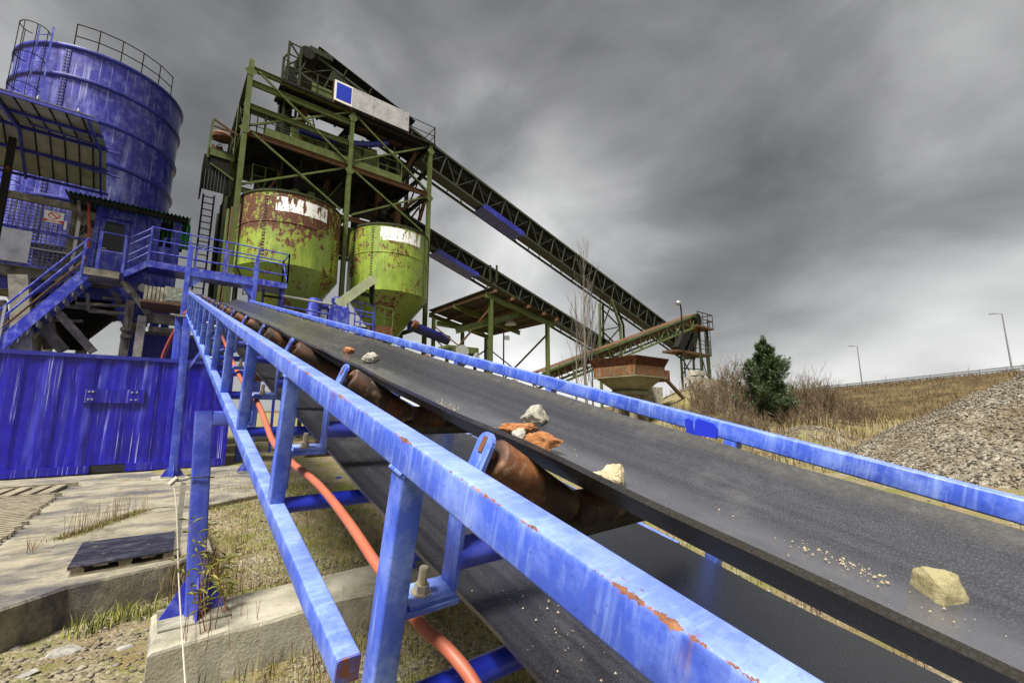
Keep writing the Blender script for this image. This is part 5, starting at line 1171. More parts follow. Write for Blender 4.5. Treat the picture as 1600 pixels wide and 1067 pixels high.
# ------------------------------------------------------------------ bins
def bin_mat(name, cx, cy, rect, rbias, seed, zr):
    t = NT(name); x, y, z = t.xyz(); ang = t.math('ARCTAN2', t.math('SUBTRACT', x, cx), t.math('SUBTRACT', cy, y))
    base = t.mix(t.ramp(t.noise(1.3, 6, .6), [(.35, 0.), (.65, 1.)]), (.145, .22, .020), (.265, .36, .040))
    st = t.noise(1, 6, .65, t.mapping((5, 5, .5), loc=(seed, 0, 0))); base = t.mix(t.math('MULTIPLY', t.ramp(st, [(.5, 0.), (.75, 1.)]), .55), base, (.085, .12, .02))
    base = t.mix(t.math('MULTIPLY', t.ramp(t.noise(1, 5, .65, t.mapping((8, 8, .8), loc=(0, seed, 3))), [(.55, 0.), (.72, 1.)]), .35), base, (.50, .52, .16))
    lower = t.math('LESS_THAN', z, zr[0]); base = t.mix(lower, base, t.mix(t.noise(2.5, 6, .7), (.10, .16, .02), (.17, .23, .035)))  # cone below the drum painted darker green: its shade put into the colour
    up = t.ramp(t.math('DIVIDE', t.math('SUBTRACT', z, zr[0]), zr[1] - zr[0]), [(0., -.16), (.45, -.06), (.62, .02), (.80, .06), (1., .02)])
    up.node.color_ramp.elements[0].color = (0, 0, 0, 1)
    upb = t.math('MULTIPLY', t.ramp(t.math('DIVIDE', t.math('SUBTRACT', z, zr[0]), zr[1] - zr[0]), [(0., .30), (.40, .48), (.60, .80), (.80, 1.), (1., .55)]), rbias)
    rn_ = t.noise(5.2, 12, .78, t.mapping((1, 1, .7), loc=(seed * 3, 1, 2))); patch = t.noise(.9, 4, .6, t.mapping(loc=(seed, seed, 5)))
    fac = t.math('ADD', t.math('ADD', rn_, t.math('MULTIPLY', t.math('SUBTRACT', patch, .5), .55)), upb)
    m = t.ramp(fac, [(.600, 0.), (.622, 1.)]); halo = t.ramp(fac, [(.57, 0.), (.63, .55)])
    c = t.mix(halo, base, (.30, .22, .03)); rc = t.ramp(t.noise(11, 7, .72), [(.3, (.030, .010, .006)), (.5, (.085, .026, .011)), (.72, (.21, .075, .024))]); c = t.mix(m, c, rc)
    if rect:
        a0, a1, z0, z1 = rect; wob = t.math('MULTIPLY', t.math('SUBTRACT', t.noise(9, 6, .7), .5), .10); az = t.math('ADD', ang, t.math('MULTIPLY', wob, .4)); zz_ = t.math('ADD', z, t.math('MULTIPLY', wob, 1.6))
        k = t.math('MULTIPLY', t.math('MULTIPLY', t.math('GREATER_THAN', az, a0), t.math('LESS_THAN', az, a1)), t.math('MULTIPLY', t.math('GREATER_THAN', zz_, z0), t.math('LESS_THAN', zz_, z1)))
        tear = t.ramp(t.noise(1, 6, .7, t.mapping((4.2, 4.2, 1.1), loc=(seed, 3, 3))), [(.525, 1.), (.55, 0.)]); k = t.math('MULTIPLY', k, tear); c = t.mix(k, c, (.86, .86, .85))
    t.set(Base_Color=c, Roughness=t.math('ADD', .42, t.math('MULTIPLY', m, .4)), Normal=t.bump(t.math('ADD', t.math('MULTIPLY', m, -.5), t.noise(30, 6, .7)), .25, .012)); return t.mat
def make_bin(label, cx, cy, r, zt, zb, ztip, mat, seams):
    b = thing('aggregate_bin', label, 'bin', (cx, cy, 0), 'green bins in the tower')
    MB().lathe((cx, cy, 0), [(r, zb), (r, zb + (zt - zb) * .5), (r, zt)], 80).build('shell', mat, b, 30)
    MB().lathe((cx, cy, 0), [(r * .97, zt - .04), (r + .035, zt - .05), (r + .04, zt), (r + .03, zt + .05), (r * .97, zt + .05)], 80).build('rim', M['green_dark'], b, 40)
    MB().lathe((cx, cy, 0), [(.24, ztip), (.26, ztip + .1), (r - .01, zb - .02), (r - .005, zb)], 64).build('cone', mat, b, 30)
    MB().lathe((cx, cy, 0), [(r + .002, zb + (zt - zb) * .56), (r + .022, zb + (zt - zb) * .565), (r + .022, zb + (zt - zb) * .575), (r + .002, zb + (zt - zb) * .58)], 80).build('weld_band', mat, b, 30)
    MB().lathe((cx, cy, 0), [(r - .02, zt - .12), (.05, zt - .02)], 48).build('lid', M['steel_dark'], b)
    rv = MB()
    for ang in seams:
        z = zb + .08
        while z < zt - .1:
            for da in (-.016, .016):
                p = V(cx + (r + .001) * math.sin(ang + da), cy - (r + .001) * math.cos(ang + da), z); q = V(math.sin(ang), -math.cos(ang), 0) * .022
                rv.tube(p, p + q, .026, 5)
            z += .135
    o = rv.build('rivets', M['green_dark'], b); o['kind'] = 'stuff'
    return b
B1, B2 = (4.15, 21.55), (9.0, 21.6); r1, r2 = 2.13, 2.06
def zfront(px, py, c, r): return at(px, py, Y=c[1] - r).z
z1t, z1b = zfront(455, 299, B1, r1), zfront(455, 413, B1, r1); z2t, z2b = zfront(610, 348, B2, r2), zfront(610, 452, B2, r2)
def bang(px, py, c, r):   # angle on the drum hit by a photo pixel
    d = (at(px, py, Y=1.0) - C0).to_2d(); o = -Vector(c); dd = d.dot(d); bq = d.dot(o); cq = o.dot(o) - r * r; s = (-bq - math.sqrt(max(0, bq * bq - dd * cq))) / dd; p = d * s; return math.atan2(p.x - c[0], c[1] - p.y), (at(px, py, Y=1.0) - C0).z * s + H
aL, zL = bang(431, 322, B1, r1); aR, zR = bang(511, 340, B1, r1); _, zU = bang(440, 303, B1, r1); _, zD = bang(440, 331, B1, r1)
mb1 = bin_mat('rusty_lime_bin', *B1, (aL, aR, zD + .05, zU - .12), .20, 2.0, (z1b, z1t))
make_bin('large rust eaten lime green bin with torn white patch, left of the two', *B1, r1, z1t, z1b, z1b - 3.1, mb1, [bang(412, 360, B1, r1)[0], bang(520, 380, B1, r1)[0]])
aL, _ = bang(595, 360, B2, r2); aR, _ = bang(657, 372, B2, r2); _, zU = bang(600, 351, B2, r2); _, zD = bang(600, 376, B2, r2)
mb2 = bin_mat('speckled_lime_bin', *B2, (aL, aR, zD + .05, zU - .10), .075, 5.0, (z2b, z2t))
make_bin('lime green bin with white patch and pointed cone, right of the two', *B2, r2, z2t, z2b, z2b - 2.55, mb2, [bang(581, 400, B2, r2)[0], bang(662, 420, B2, r2)[0], bang(551, 420, B2, r2)[0]])

# ------------------------------------------------------------------ things at the foot of the bins
ch = thing('discharge_chute', 'pale green trough chute sloping from the right bin to the blue drive', 'chute', tuple(at(520, 480, Y=18.6)))
a, b = at(579, 432, Y=18.9), at(520, 474, Y=18.9); ch_m = paint('pale_green_chute_paint', (.34, .38, .22), rust=.1, fade=.4, dirt=.3, fade_col=(.5, .52, .38))
d = (b - a).normalized(); n = V(-d.z, 0, d.x)
MB().bar(a, b, .5, .04, n).build('trough_floor', ch_m, ch); MB().bar(a + V(0, -.26, 0) + n * .16, b + V(0, -.26, 0) + n * .16, .03, .38, n).build('trough_side', ch_m, ch); MB().bar(a + V(0, .26, 0) + n * .16, b + V(0, .26, 0) + n * .16, .03, .38, n).build('trough_side', ch_m, ch)
MB().prism([a + V(.05, -.2, -.1), a + V(.05, .3, -.1), a + V(.15, .3, -1.3), a + V(.15, -.2, -1.3)], (.06, 0, 0)).build('chute_plate', M['green_dark'], ch)
MB().bar(a + V(-.9, 0, -.85), a + V(.05, 0, -.9), .14, .14).build('chute_support', M['green_dark'], ch)
bd = thing('screw_drive', 'blue screw conveyor drive with motor at the foot of the left bin', 'machine', tuple(at(520, 505, Y=18.2)))
def y18(px, py, Y=18.2): return at(px, py, Y=Y)
MB().tube(y18(488, 500), y18(494, 468), .26, 16).build('drum', M['blue_rail'], bd, 40); MB().tube(y18(497, 478), y18(512, 480), .17, 14).build('motor', M['blue_dark'], bd, 40)
a, b = y18(513, 482), y18(543, 506); MB().box((a.x, 18.0, b.z - .6), (b.x, 18.9, a.z)).build('gear_case', M['blue_rail'], bd); MB().bar(y18(515, 476), y18(545, 484), .1, .1).build('cover_beam', M['blue_rail'], bd)
MB().box((y18(500, 476).x, 18.1, y18(500, 505).z - .6), (y18(511, 476).x, 18.6, y18(500, 483).z)).build('frame', M['galv'], bd)
fr = thing('service_platform', 'small blue railed service platform below the right bin', 'platform', tuple(at(570, 515, Y=18.4)))
railing(fr, [at(553, 518, Y=18.4), at(583, 524, Y=18.4)], 1.0, (.45, .95), 1, .03, M['blue_rail']); railing(fr, [at(520, 508, Y=18.9), at(582, 520, Y=18.9)], 1.25, (.55, 1.0), 3, .03, M['blue_rail'])
a = at(553, 520, Y=18.4); b = at(584, 524, Y=18.4); MB().box((a.x, 18.3, b.z - .12), (b.x, 19.3, b.z - .02)).build('floor', M['blue_dark'], fr)
for x in (a.x + .1, b.x - .1): MB().bar((x, 18.8, 0), (x, 18.8, b.z - .12), .1, .1).build('leg', M['blue_dark'], fr)
fg = thing('gate_platform', 'rusty green railed box platform under the right bin cone', 'platform', tuple(at(600, 525, Y=18.9)))
a, b = at(587, 508, Y=18.9), at(613, 521, Y=18.9); MB().box((a.x, 18.9, b.z - .3), (b.x, 20.0, a.z)).build('box', M['rusty'], fg)
railing(fg, [(a.x, 18.92, a.z), (b.x, 18.92, a.z)], .85, (.5, 1.0), 2, .025, M['green'])
for x in (a.x + .1, b.x - .1): MB().bar((x, 19.4, 0), (x, 19.4, b.z - .3), .12, .12).build('leg', M['green_dark'], fg)
M['duct_blue'] = paint('sooty_duct_blue', (.008, .009, .10), fade=.15, dirt=.6, fade_col=(.06, .07, .22))
bpipe = MB().tube(at(640, 508, Y=20.2), at(700, 532, Y=20.2), .26, 16).build('blue_duct', M['duct_blue'], None, 40); tag(bpipe, 'dark blue sloping duct behind the right tower post', 'duct')
MB().tube(at(646, 505, Y=19.8), at(652, 508, Y=19.8), .2, 14).build('duct_end', M['rusty'], bpipe, 40)
pr_ = MB().tube(at(440, 462, Y=17.7), at(520, 476, Y=17.7), .045, 8).build('guard_pipe', M['galv'], None); tag(pr_, 'pale horizontal guard pipe behind the conveyor under the left bin', 'pipe')
MB().tube(at(440, 478, Y=17.7), at(520, 492, Y=17.7), .035, 8).build('lower_pipe', M['blue_rail'], pr_)
for px, py in ((441, 470), (519, 485)): p = at(px, py, Y=17.7); MB().bar((p.x, 17.7, 0), (p.x, 17.7, p.z + .5), .08, .08).build('pipe_post', M['blue_dark'], pr_)
# ================================================================== LONG CONVEYORS, SHED, HOPPER (right)
def gallery(label, Y0, Y1, pA, pB, ht, bay, cover=.42, mat='steel_dark', lat='gal_dark', deck_under=True, cat='conveyor'):
    """truss conveyor running along X from pA to pB (x, z of the upper edge)"""
    A, B = V(pA[0], 0, pA[1]), V(pB[0], 0, pB[1]); d = (B - A).normalized(); L = (B - A).length; n = V(-d.z, 0, d.x) * (1 if d.x > 0 else -1)
    o = thing('conveyor_gallery', label, cat, (B.x, (Y0 + Y1) / 2, 0), 'long conveyor galleries')
    def P(s, y, h): q = A + d * s + n * h; return V(q.x, y, q.z)
    k = max(2, round(L / bay)); b = L / k
    for y in (Y0, Y1):
        for h in (0, -ht): MB().bar(P(0, y, h), P(L, y, h), .11, .14, n).build('chord', M[lat], o)
        for i in range(k + 1):
            if y == Y0 or i % 2 == 0: MB().bar(P(i * b, y, -.07), P(i * b, y, -ht + .07), .06, .06, d).build('vertical', M[lat], o)
            if i < k and y == Y0: a0, a1 = ((-.07, -ht + .07) if i % 2 else (-ht + .07, -.07)); MB().bar(P(i * b + .04, y + .03, a0), P(i * b + b - .04, y + .03, a1), .05, .05, d).build('diagonal', M[lat], o)
            if i < k and y == Y1 and i % 2 == 0: MB().bar(P(i * b, y, -.07), P(i * b + b, y, -ht + .07), .05, .05, d).build('diagonal', M[lat], o)
    m = max(2, round(L / 2.6)); q = L / m
    for i in range(m):
        if not (i == 0 and d.x > 0 and ht > 1.5): MB().prism([P(i * q + .01, Y0 + .12, -.02), P((i + 1) * q - .01, Y0 + .12, -.02), P((i + 1) * q - .01, Y0 + .12, -cover), P(i * q + .01, Y0 + .12, -cover)], (0, .02, 0)).build('side_cover', M[mat], o)
        MB().prism([P(i * q + .01, Y0 + .1, -cover), P((i + 1) * q - .01, Y0 + .1, -cover), P((i + 1) * q - .01, Y1 - .1, -cover), P(i * q + .01, Y1 - .1, -cover)], n * -.05).build('belt_deck', M[mat], o)
        MB().prism([P(i * q + .01, Y0 + .02, .09), P((i + 1) * q - .01, Y0 + .02, .09), P((i + 1) * q - .01, Y1 - .02, .09), P(i * q + .01, Y1 - .02, .09)], n * .03).build('top_cover', M[mat], o)
    if deck_under: MB().prism([P(0, Y0 + .25, -ht + .10), P(L, Y0 + .25, -ht + .10), P(L, Y1 - .25, -ht + .10), P(0, Y1 - .25, -ht + .10)], n * -.03).build('return_belt', M['black'], o)
    return o, P, L
M['gal_dark'] = paint('sooty_gallery_green', (.022, .030, .012), rust=.25, rust_scale=2, fade=.15, dirt=.5, fade_col=(.07, .09, .035), rough=.8)
# upper gallery
uA, uB = at(486, 82, Y=22.6), at(1088, 540, Y=22.6)
up, UP, UL = gallery('upper dark lattice conveyor gallery running from the tower top down to the right', 22.6, 23.8, (uA.x, uA.z), (uB.x, uB.z), 1.55, 1.25, .62)
s0 = 0
for k in range(8):   # roofed head section above the tower floor
    a, b = UP(.2 + k * .75, 22.5, .55), UP(.2 + (k + 1) * .75 - .01, 22.5, .55); MB().prism([a, b, b + V(0, 1.5, 0), a + V(0, 1.5, 0)], V(0, 0, .05)).build('roof_sheet', M['steel_dark'], up)
    if k % 2 == 0: MB().bar(UP(.3 + k * .75, 22.55, 0), UP(.3 + k * .75, 22.55, .54), .06, .06).build('roof_post', M['green_dark'], up)
MB().prism([UP(1.3, 22.58, -.75), UP(5.2, 22.58, -1.1), UP(5.2, 22.58, -.6), UP(1.3, 22.58, -.1)], (0, -.03, 0)).build('head_plate', M['green_dark'], up)
MB().tube(UP(-.1, 22.4, -.3), UP(-.1, 24.0, -.3), .34, 20).build('head_pulley', M['steel_dark'], up, 40)
MB().box((uA.x - .1, 22.45, uA.z - .05), (uA.x + 1.1, 23.9, uA.z + .26)).build('head_box', M['green_dark'], up)
for k in range(6): a, b = UP(12.3 + k * .62, 22.45, -1.62), UP(12.3 + (k + 1) * .62 - .02, 22.45, -1.62); MB().prism([a, b, b + V(0, 1.4, 0), a + V(0, 1.4, 0)], V(0, 0, .05)).build('spill_tray', M['blue_dark'], up)
a, b = UP(12.3, 22.43, -1.60), UP(16.0, 22.43, -1.60); MB().bar(a, b, .03, .38).build('tray_side', M['blue_dark'], up)
# lower gallery
lA, lB = at(600, 314, Y=23.0), at(962, 541, Y=23.0)
lw, LP, LL = gallery('lower dark lattice conveyor gallery passing behind the open shed', 23.0, 24.0, (lA.x, lA.z), (lB.x, lB.z), 1.0, 1.1, .40)
for k in range(4): a, b = LP(4.0 + k * .8, 22.85, -1.1), LP(4.0 + (k + 1) * .8 - .02, 22.85, -1.1); MB().prism([a, b, b + V(0, 1.2, 0), a + V(0, 1.2, 0)], V(0, 0, .05)).build('spill_tray', M['blue_dark'], lw)
a, b = LP(4.0, 22.83, -1.08), LP(7.2, 22.83, -1.08); MB().bar(a, b, .03, .30).build('tray_side', M['blue_dark'], lw)
for px in (766, 776): p = at(px, 441, Y=22.9); MB().bar(p, p + V(0, 0, 1.2), .10, .10).build('hanger_post', M['green_dark'], lw)
# trestle of the upper gallery
ts = thing('trestle', 'green steel trestle holding the upper conveyor gallery beside the bare poplar', 'trestle', tuple(V(at(950, 560, Y=22.9).x, 22.9, 0)))
def yt(px, py, Y=22.5): return at(px, py, Y=Y)
for p, q in (((937, 474), (938, 548)), ((955, 468), (969, 508)), ((969, 508), (971, 552))): MB().bar(yt(*p), yt(*q), .17, .17).build('leg', M['green'], ts)
for Y in (24.0,):
    for p, q in (((942, 476), (943, 548)), ((960, 470), (974, 508)), ((974, 508), (976, 552))): MB().bar(yt(*p, Y), yt(*q, Y), .14, .14).build('leg', M['green_dark'], ts)
for p, q in (((938, 517), (970, 510)), ((938, 480), (968, 510)), ((940, 516), (956, 472)), ((940, 545), (969, 512)), ((939, 515), (972, 548))): MB().bar(yt(*p), yt(*q), .09, .09).build('lacing', M['green_dark'], ts)
for px in (938, 971): p = yt(px, 550); MB().bar(p, V(p.x, p.y, 0), .17, .17).build('leg', M['green'], ts)
# end station of the upper gallery
es = thing('tail_station', 'steel tail station with platforms, ladder and railings at the far conveyor end', 'platform', tuple(V(at(1085, 590, Y=21.5).x, 21.5, 2.0)))
def ye(px, py, Y=21.5): return at(px, py, Y=Y)
for px in (1064, 1083, 1096, 1105): a = ye(px, 556); MB().bar(a, V(a.x, a.y, .5), .16, .16).build('leg', M['green_dark'], es)
for (p, q) in (((1064, 556), (1083, 590)), ((1083, 556), (1064, 590)), ((1064, 575), (1096, 577)), ((1096, 556), (1105, 588))): MB().bar(ye(*p), ye(*q), .08, .08).build('lacing', M['green_dark'], es)
a, b = ye(1056, 553), ye(1109, 556); MB().box((a.x, 21.3, b.z - .1), (b.x, 22.9, b.z + .1)).build('floor', M['rust_beam'], es)
railing(es, [V(ye(1085, 553).x, 21.4, b.z + .1), V(b.x, 21.4, b.z + .1)], 1.3, (.35, .7, 1.0), 3, .035, M['green_dark'])
for px in (1091, 1099, 1107): p = ye(px, 560); MB().tube((p.x, 21.7, b.z), (p.x, 21.7, ye(1090, 505).z), .06, 8).build('mast', M['steel_dark'], es)
for p, q, w in (((1058, 548), (1082, 500), .9), ((1082, 545), (1093, 500), .5), ((1075, 552), (1088, 515), .6)): MB().bar(ye(*p, 21.9), ye(*q, 21.9), w, w * .6, (0, 1, 0)).build('chute', M['steel_dark'], es)
ladp = ye(1104, 500); lr = MB()
for s_ in (-.2, .2): lr.bar((ladp.x + s_, 21.35, ladp.z), (ladp.x + s_, 21.35, b.z), .05, .05)
lo = lr.build('ladder', M['green_dark'], es)
for k in range(9): z = b.z + .3 + k * .4; MB().bar((ladp.x - .2, 21.35, z), (ladp.x + .2, 21.35, z), .04, .04).build('rung', M['green_dark'], lo)
# crossing conveyor
xA, xB = at(848, 583, Y=19.0), at(1088, 492, Y=19.0)
xc, XP, XLn = gallery('rusty green belt conveyor rising to the right in front of the dark galleries', 19.0, 20.1, (xA.x, xA.z), (xB.x, xB.z), .98, 1.3, .50, 'rust_beam', 'green', False)
MB().tube(XP(XLn - .1, 18.8, -.3), XP(XLn - .1, 20.3, -.3), .42, 18).build('head_pulley', M['steel_dark'], xc, 40)
hpx = at(1090, 508, Y=19); MB().box((hpx.x - .8, 18.6, hpx.z - .25), (at(1109, 512, Y=19).x, 20.4, hpx.z - .1)).build('head_platform', M['rust_beam'], xc)
railing(xc, [V(hpx.x - .6, 18.65, hpx.z - .1), V(at(1108, 512, Y=19).x, 18.65, hpx.z - .1)], 1.2, (.5, 1.0), 3, .04, M['steel_dark'])
railing(xc, [V(at(1108, 512, Y=19).x, 18.65, hpx.z - .1), V(at(1108, 512, Y=19).x, 20.3, hpx.z - .1)], 1.2, (.5, 1.0), 1, .04, M['steel_dark'])
for px in (1092, 1104): p = at(px, 515, Y=19); MB().bar((p.x, 19, ground_z(p.x, 19, False)), (p.x, 19, hpx.z - .25), .16, .16).build('leg', M['green_dark'], xc)
lmp = thing('yard_lamp', 'single globe yard lamp on a thin pole above the rusty conveyor head', 'lamp', tuple(V(at(1068, 560, Y=18.2).x, 18.2, 1)))
a = at(1063, 474, Y=18.2); b = at(1069, 560, Y=18.2); MB().path([V(b.x, 18.2, 1.0), V(b.x, 18.2, a.z - .5), V(b.x - .05, 18.2, a.z - .1), V(b.x - .3, 18.2, a.z)], .06, 8).build('pole', M['steel_dark'], lmp, 60)
MB().lathe((b.x - .38, 18.2, a.z), [(.02, .18), (.2, .1), (.24, 0), (.18, -.16), (.02, -.24)], 14).build('globe', M['galv'], lmp, 60)

# ------------------------------------------------------------------ open shed
sh = thing('open_shed', 'open green steel shed with corrugated roof right of the bins', 'shed', (13, 17.6, 0))
Bc = at(768.6, 448, Y=15.0); Ac = at(669, 481, X=Bc.x); Cc = at(872, 496.4, Y=15.0); ym = Ac.y
def rf(u, v, dz=0): return V(Bc.x + (Cc.x - Bc.x) * u, 15.0 + (ym - 15.0) * v, Bc.z + (Cc.z - Bc.z) * u + dz)
M['roof_rust'] = paint('rust_blackened_roof_sheet', (.035, .028, .018), rust=.42, rust_scale=2.5, fade=.3, fade_col=(.12, .10, .06), rough=.8)
for k in range(6):
    a, b = rf(0, k / 6 + .001), rf(0, (k + 1) / 6 - .001); corrugated(sh, 'roof_sheet', a, b, rf(1, 0) - rf(0, 0), M['roof_rust'], .16, .035)
for u in (.04, .28, .52, .76, .97): MB().bar(rf(u, -.02, -.14), rf(u, 1.02, -.14), .09, .13).build('purlin', M['rust_beam'], sh)
for v in (.06, .52, .95): MB().ibeam(rf(-.02, v, -.32), rf(1.02, v, -.32), .12, .22).build('rafter', M['green'], sh)
for v in (.06, .95):
    for u in (.05, .90):
        p = rf(u, v, -.43); MB().ibeam((p.x, p.y, 0), (p.x, p.y, p.z), .16, .16, (0, 1, 0)).build('post', M['green'], sh)
p = rf(.5, .95, -.4); MB().ibeam((p.x, p.y, 0), (p.x, p.y, p.z), .16, .16, (0, 1, 0)).build('post', M['green'], sh)
ex = [at(801, 549, Y=19.7)]
def br(u0, v0, z0, u1, v1, z1): a, b = rf(u0, v0), rf(u1, v1); MB().angle(V(a.x, a.y, z0), V(b.x, b.y, z1), .07).build('brace', M['rust_beam'], sh)
br(.05, .95, 5.4, .9, .95, 2.6); br(.05, .95, 2.6, .9, .95, 5.0); br(.90, .06, 5.2, .90, .95, 2.2); br(.90, .06, 2.2, .90, .95, 5.2); br(.05, .06, 6.0, .05, .95, 3.2); br(.05, .06, 3.2, .05, .95, 6.0)
a, b = at(712, 517, Y=15.6), at(818, 490, Y=15.6); MB().ibeam(a, b, .14, .26).build('hoist_beam', M['green'], sh)
a, b = at(682, 505, Y=19.5), at(757, 518, Y=19.5); MB().ibeam(a, b, .14, .24).build('cross_beam', M['green'], sh)
p = at(798, 503, Y=17.4); MB().lathe(p, [(.05, .15), (.2, .1), (.3, -.1), (.32, -.15)], 14).build('lamp_shade', M['white_sheet'], sh, 50); MB().tube(p + V(0, 0, .15), p + V(0, 0, .75), .025, 6).build('lamp_stem', M['steel_dark'], sh)
fd = thing('feeder', 'small green feeder conveyor with drive under the open shed', 'machine', tuple(at(725, 560, Y=16.5)))
a, b = at(700, 542, Y=16.5), at(748, 553, Y=16.5); MB().box((a.x, 16.5, b.z), (b.x, 17.4, a.z + .1)).build('trough', M['green'], fd); MB().tube(at(722, 549, Y=16.35), at(722, 549, Y=16.6), .30, 18).build('pulley', M['galv'], fd, 40)
MB().bar(at(672, 548, Y=16.5), at(702, 546, Y=16.5), .5, .12).build('belt', M['green_dark'], fd)
for px in (702, 746): p = at(px, 556, Y=16.7); MB().bar((p.x, 16.9, 0), (p.x, 16.9, p.z), .12, .12).build('leg', M['green_dark'], fd)
MB().prism([at(738, 566, Y=16.3), at(752, 566, Y=16.3), at(746, 551, Y=16.3)], (0, .5, 0)).build('chute', M['galv'], fd)
pm = thing('pole_mast', 'thin mast with a small floodlight seen through the open shed', 'mast', (at(787, 560, Y=20.5).x, 20.5, 0))
a = at(787, 519, Y=20.5); MB().tube((a.x, 20.5, 0), (a.x, 20.5, a.z), .045, 8).build('pole', M['steel_dark'], pm); MB().box((a.x + .1, 20.4, a.z - .45), (a.x + .38, 20.55, a.z - .2)).build('floodlight', M['galv'], pm)
for px, py in ((729, 545), (774, 540)): pass

M['hop_wall'] = paint('orange_rust_streaked_plate', (.13, .075, .038), rust=.80, rust_scale=2.4, fade=.4, streak=.5, dirt=.5, fade_col=(.34, .30, .2), rough=.85, spec=.15)
M['rusty2'] = paint('dark_rust_plate', (.055, .018, .009), rust=.45, rust_scale=2.2, fade=.35, streak=.5, dirt=.7, fade_col=(.18, .10, .045), rough=.85, spec=.15)
# ------------------------------------------------------------------ rusty hopper on a concrete pier
hp2 = thing('feed_hopper', 'rusty steel feed hopper with flared rim on a concrete pier', 'hopper', (21.2, 15.5, 0))
c0 = at(993, 560, Y=14.0); hx0 = c0.x; hx1 = at(1038, 565, Y=14.0).x; hy0, hy1 = 14.0, at(927, 570, X=hx0).y
zr1, zr0 = at(993, 558, Y=14).z, at(993, 569, Y=14).z; zm = at(993, 584, Y=14).z; zb_ = at(993, 600, Y=14).z
def frus(name, lo, hi, z0, z1, m):   # frustum plates, lo/hi are (x0,x1,y0,y1)
    a = [V(lo[0], lo[2], z0), V(lo[1], lo[2], z0), V(lo[1], lo[3], z0), V(lo[0], lo[3], z0)]; b = [V(hi[0], hi[2], z1), V(hi[1], hi[2], z1), V(hi[1], hi[3], z1), V(hi[0], hi[3], z1)]
    for i in range(4):
        j = (i + 1) % 4; q = [a[i], a[j], b[j], b[i]]; nn_ = (q[1] - q[0]).cross(q[3] - q[0]).normalized() * .03
        MB().prism(q, nn_ * -1).build(name, M[m], hp2)
rd = (hx0, hx1, hy0, hy1); fl = (hx0 - .18, hx1 + .25, hy0 - .18, hy1 + .25); nb = (hx0 + .9, hx1 - .6, hy0 + .9, hy1 - .8)
frus('rim_plate', rd, fl, zr0, zr1 + .10, 'rusty2'); frus('wall_plate', rd, rd, zm, zr0 - .002, 'hop_wall')
M['hop_conc'] = paint('rust_stained_hopper', (.22, .195, .13), rust=.34, rust_scale=2.2, fade=.4, streak=.4, dirt=.4, fade_col=(.26, .23, .15), rough=.85, spec=.2)
frus('cone_plate', nb, rd, zb_ - .3, zm - .002, 'hop_conc')
MB().box((hx0 - .08, hy0 - .08, zm - .10), (hx1 + .08, hy1 + .08, zm - .04)).build('ring_beam', M['hop_conc'], hp2)
MB().box((nb[0] - .3, nb[2] - .2, zb_ - .5), (nb[1] + .3, nb[3] + .2, zb_ - .29)).build('bearer', M['hop_conc'], hp2)
for x in (nb[0] + .1, nb[1] - .1):
    for y in (nb[2] + .1, nb[3] - .1): MB().bar((x, y, .2), (x, y, zb_ - .5), .3, .3).build('leg', M['hop_conc'], hp2)
for (x0, x1) in ((hx1 + .4, hx1 + 1.5),): MB().box((x0, hy0 + .6, zm - .2), (x1, hy1 - .3, zr0 - .05)).build('side_bin', M['rusty'], hp2)
cw = MB().box((hx0 + 1.2, 16.2, -.2), (hx1 + 3.2, 16.6, at(1000, 603, Y=16.2).z)).build('retaining_wall', M['concrete']); tag(cw, 'grey concrete retaining wall behind the rusty hopper', 'wall')
br_ = MB().bar(at(1040, 592, Y=14.5), at(1088, 644, Y=14.5), .16, .16).build('wall_prop', M['rust_beam'], cw)
bl = thing('block_pile', 'pale concrete blocks on the bank at the tail station foot', 'blocks', tuple(at(1110, 596, Y=17)))
for x0, y0, x1, y1 in ((1085, 588, 1108, 600), (1108, 592, 1124, 602), (1122, 594, 1141, 601), (1090, 578, 1102, 587)): a, b = at(x0, y0, Y=17), at(x1, y1, Y=17); MB().box((a.x, 17, b.z), (b.x - .03, 17.8, a.z)).build('block', M['concrete'], bl)

# ------------------------------------------------------------------ road on the bank: guard rail and lamps
RX = 112.0
M['road_rail'] = flat('far_guard_rail', (.20, .21, .22), .5, .3, .2, 2, 0)
gd = thing('guard_rail', 'long grey guard rail along the road on the bank', 'guard rail', (RX, 12, 6))
ys = [62 - 3.2 * k for k in range(26)]
for y0, y1 in zip(ys[:-1], ys[1:]):
    for h in (.36, .72): MB().bar((RX, y0, road_z(y0) + h + .35), (RX, y1 + .02, road_z(y1) + h + .35), .08, .26).build('rail', M['road_rail'], gd)
for y in ys: MB().bar((RX + .1, y, road_z(y) - .3), (RX + .1, y, road_z(y) + 1.25), .14, .14).build('post', M['road_rail'], gd)
for (pt, pb, lab) in (((1338, 541), (1347, 600), 'street lamp on the bank standing above the guard rail, left of two'), ((1565, 490), (1580, 570), 'street lamp at the right edge behind the gravel heap')):
    a, b = at(*pt, X=RX + 3), at(*pb, X=RX + 3); lp = thing('street_lamp', lab, 'street lamp', (b.x, b.y, b.z - 1.2), 'street lamps on the bank road')
    MB().tube((b.x, b.y, b.z - 1.2), (b.x, b.y, a.z), .13, 8, .08).build('pole', M['road_rail'], lp); MB().bar((a.x, b.y - .05, a.z), (a.x, b.y + 1.0, a.z + .1), .10, .10).build('arm', M['road_rail'], lp); MB().bar((a.x, b.y + .7, a.z + .12), (a.x, b.y + 1.6, a.z + .16), .34, .16).build('lamp_head', M['road_rail'], lp)
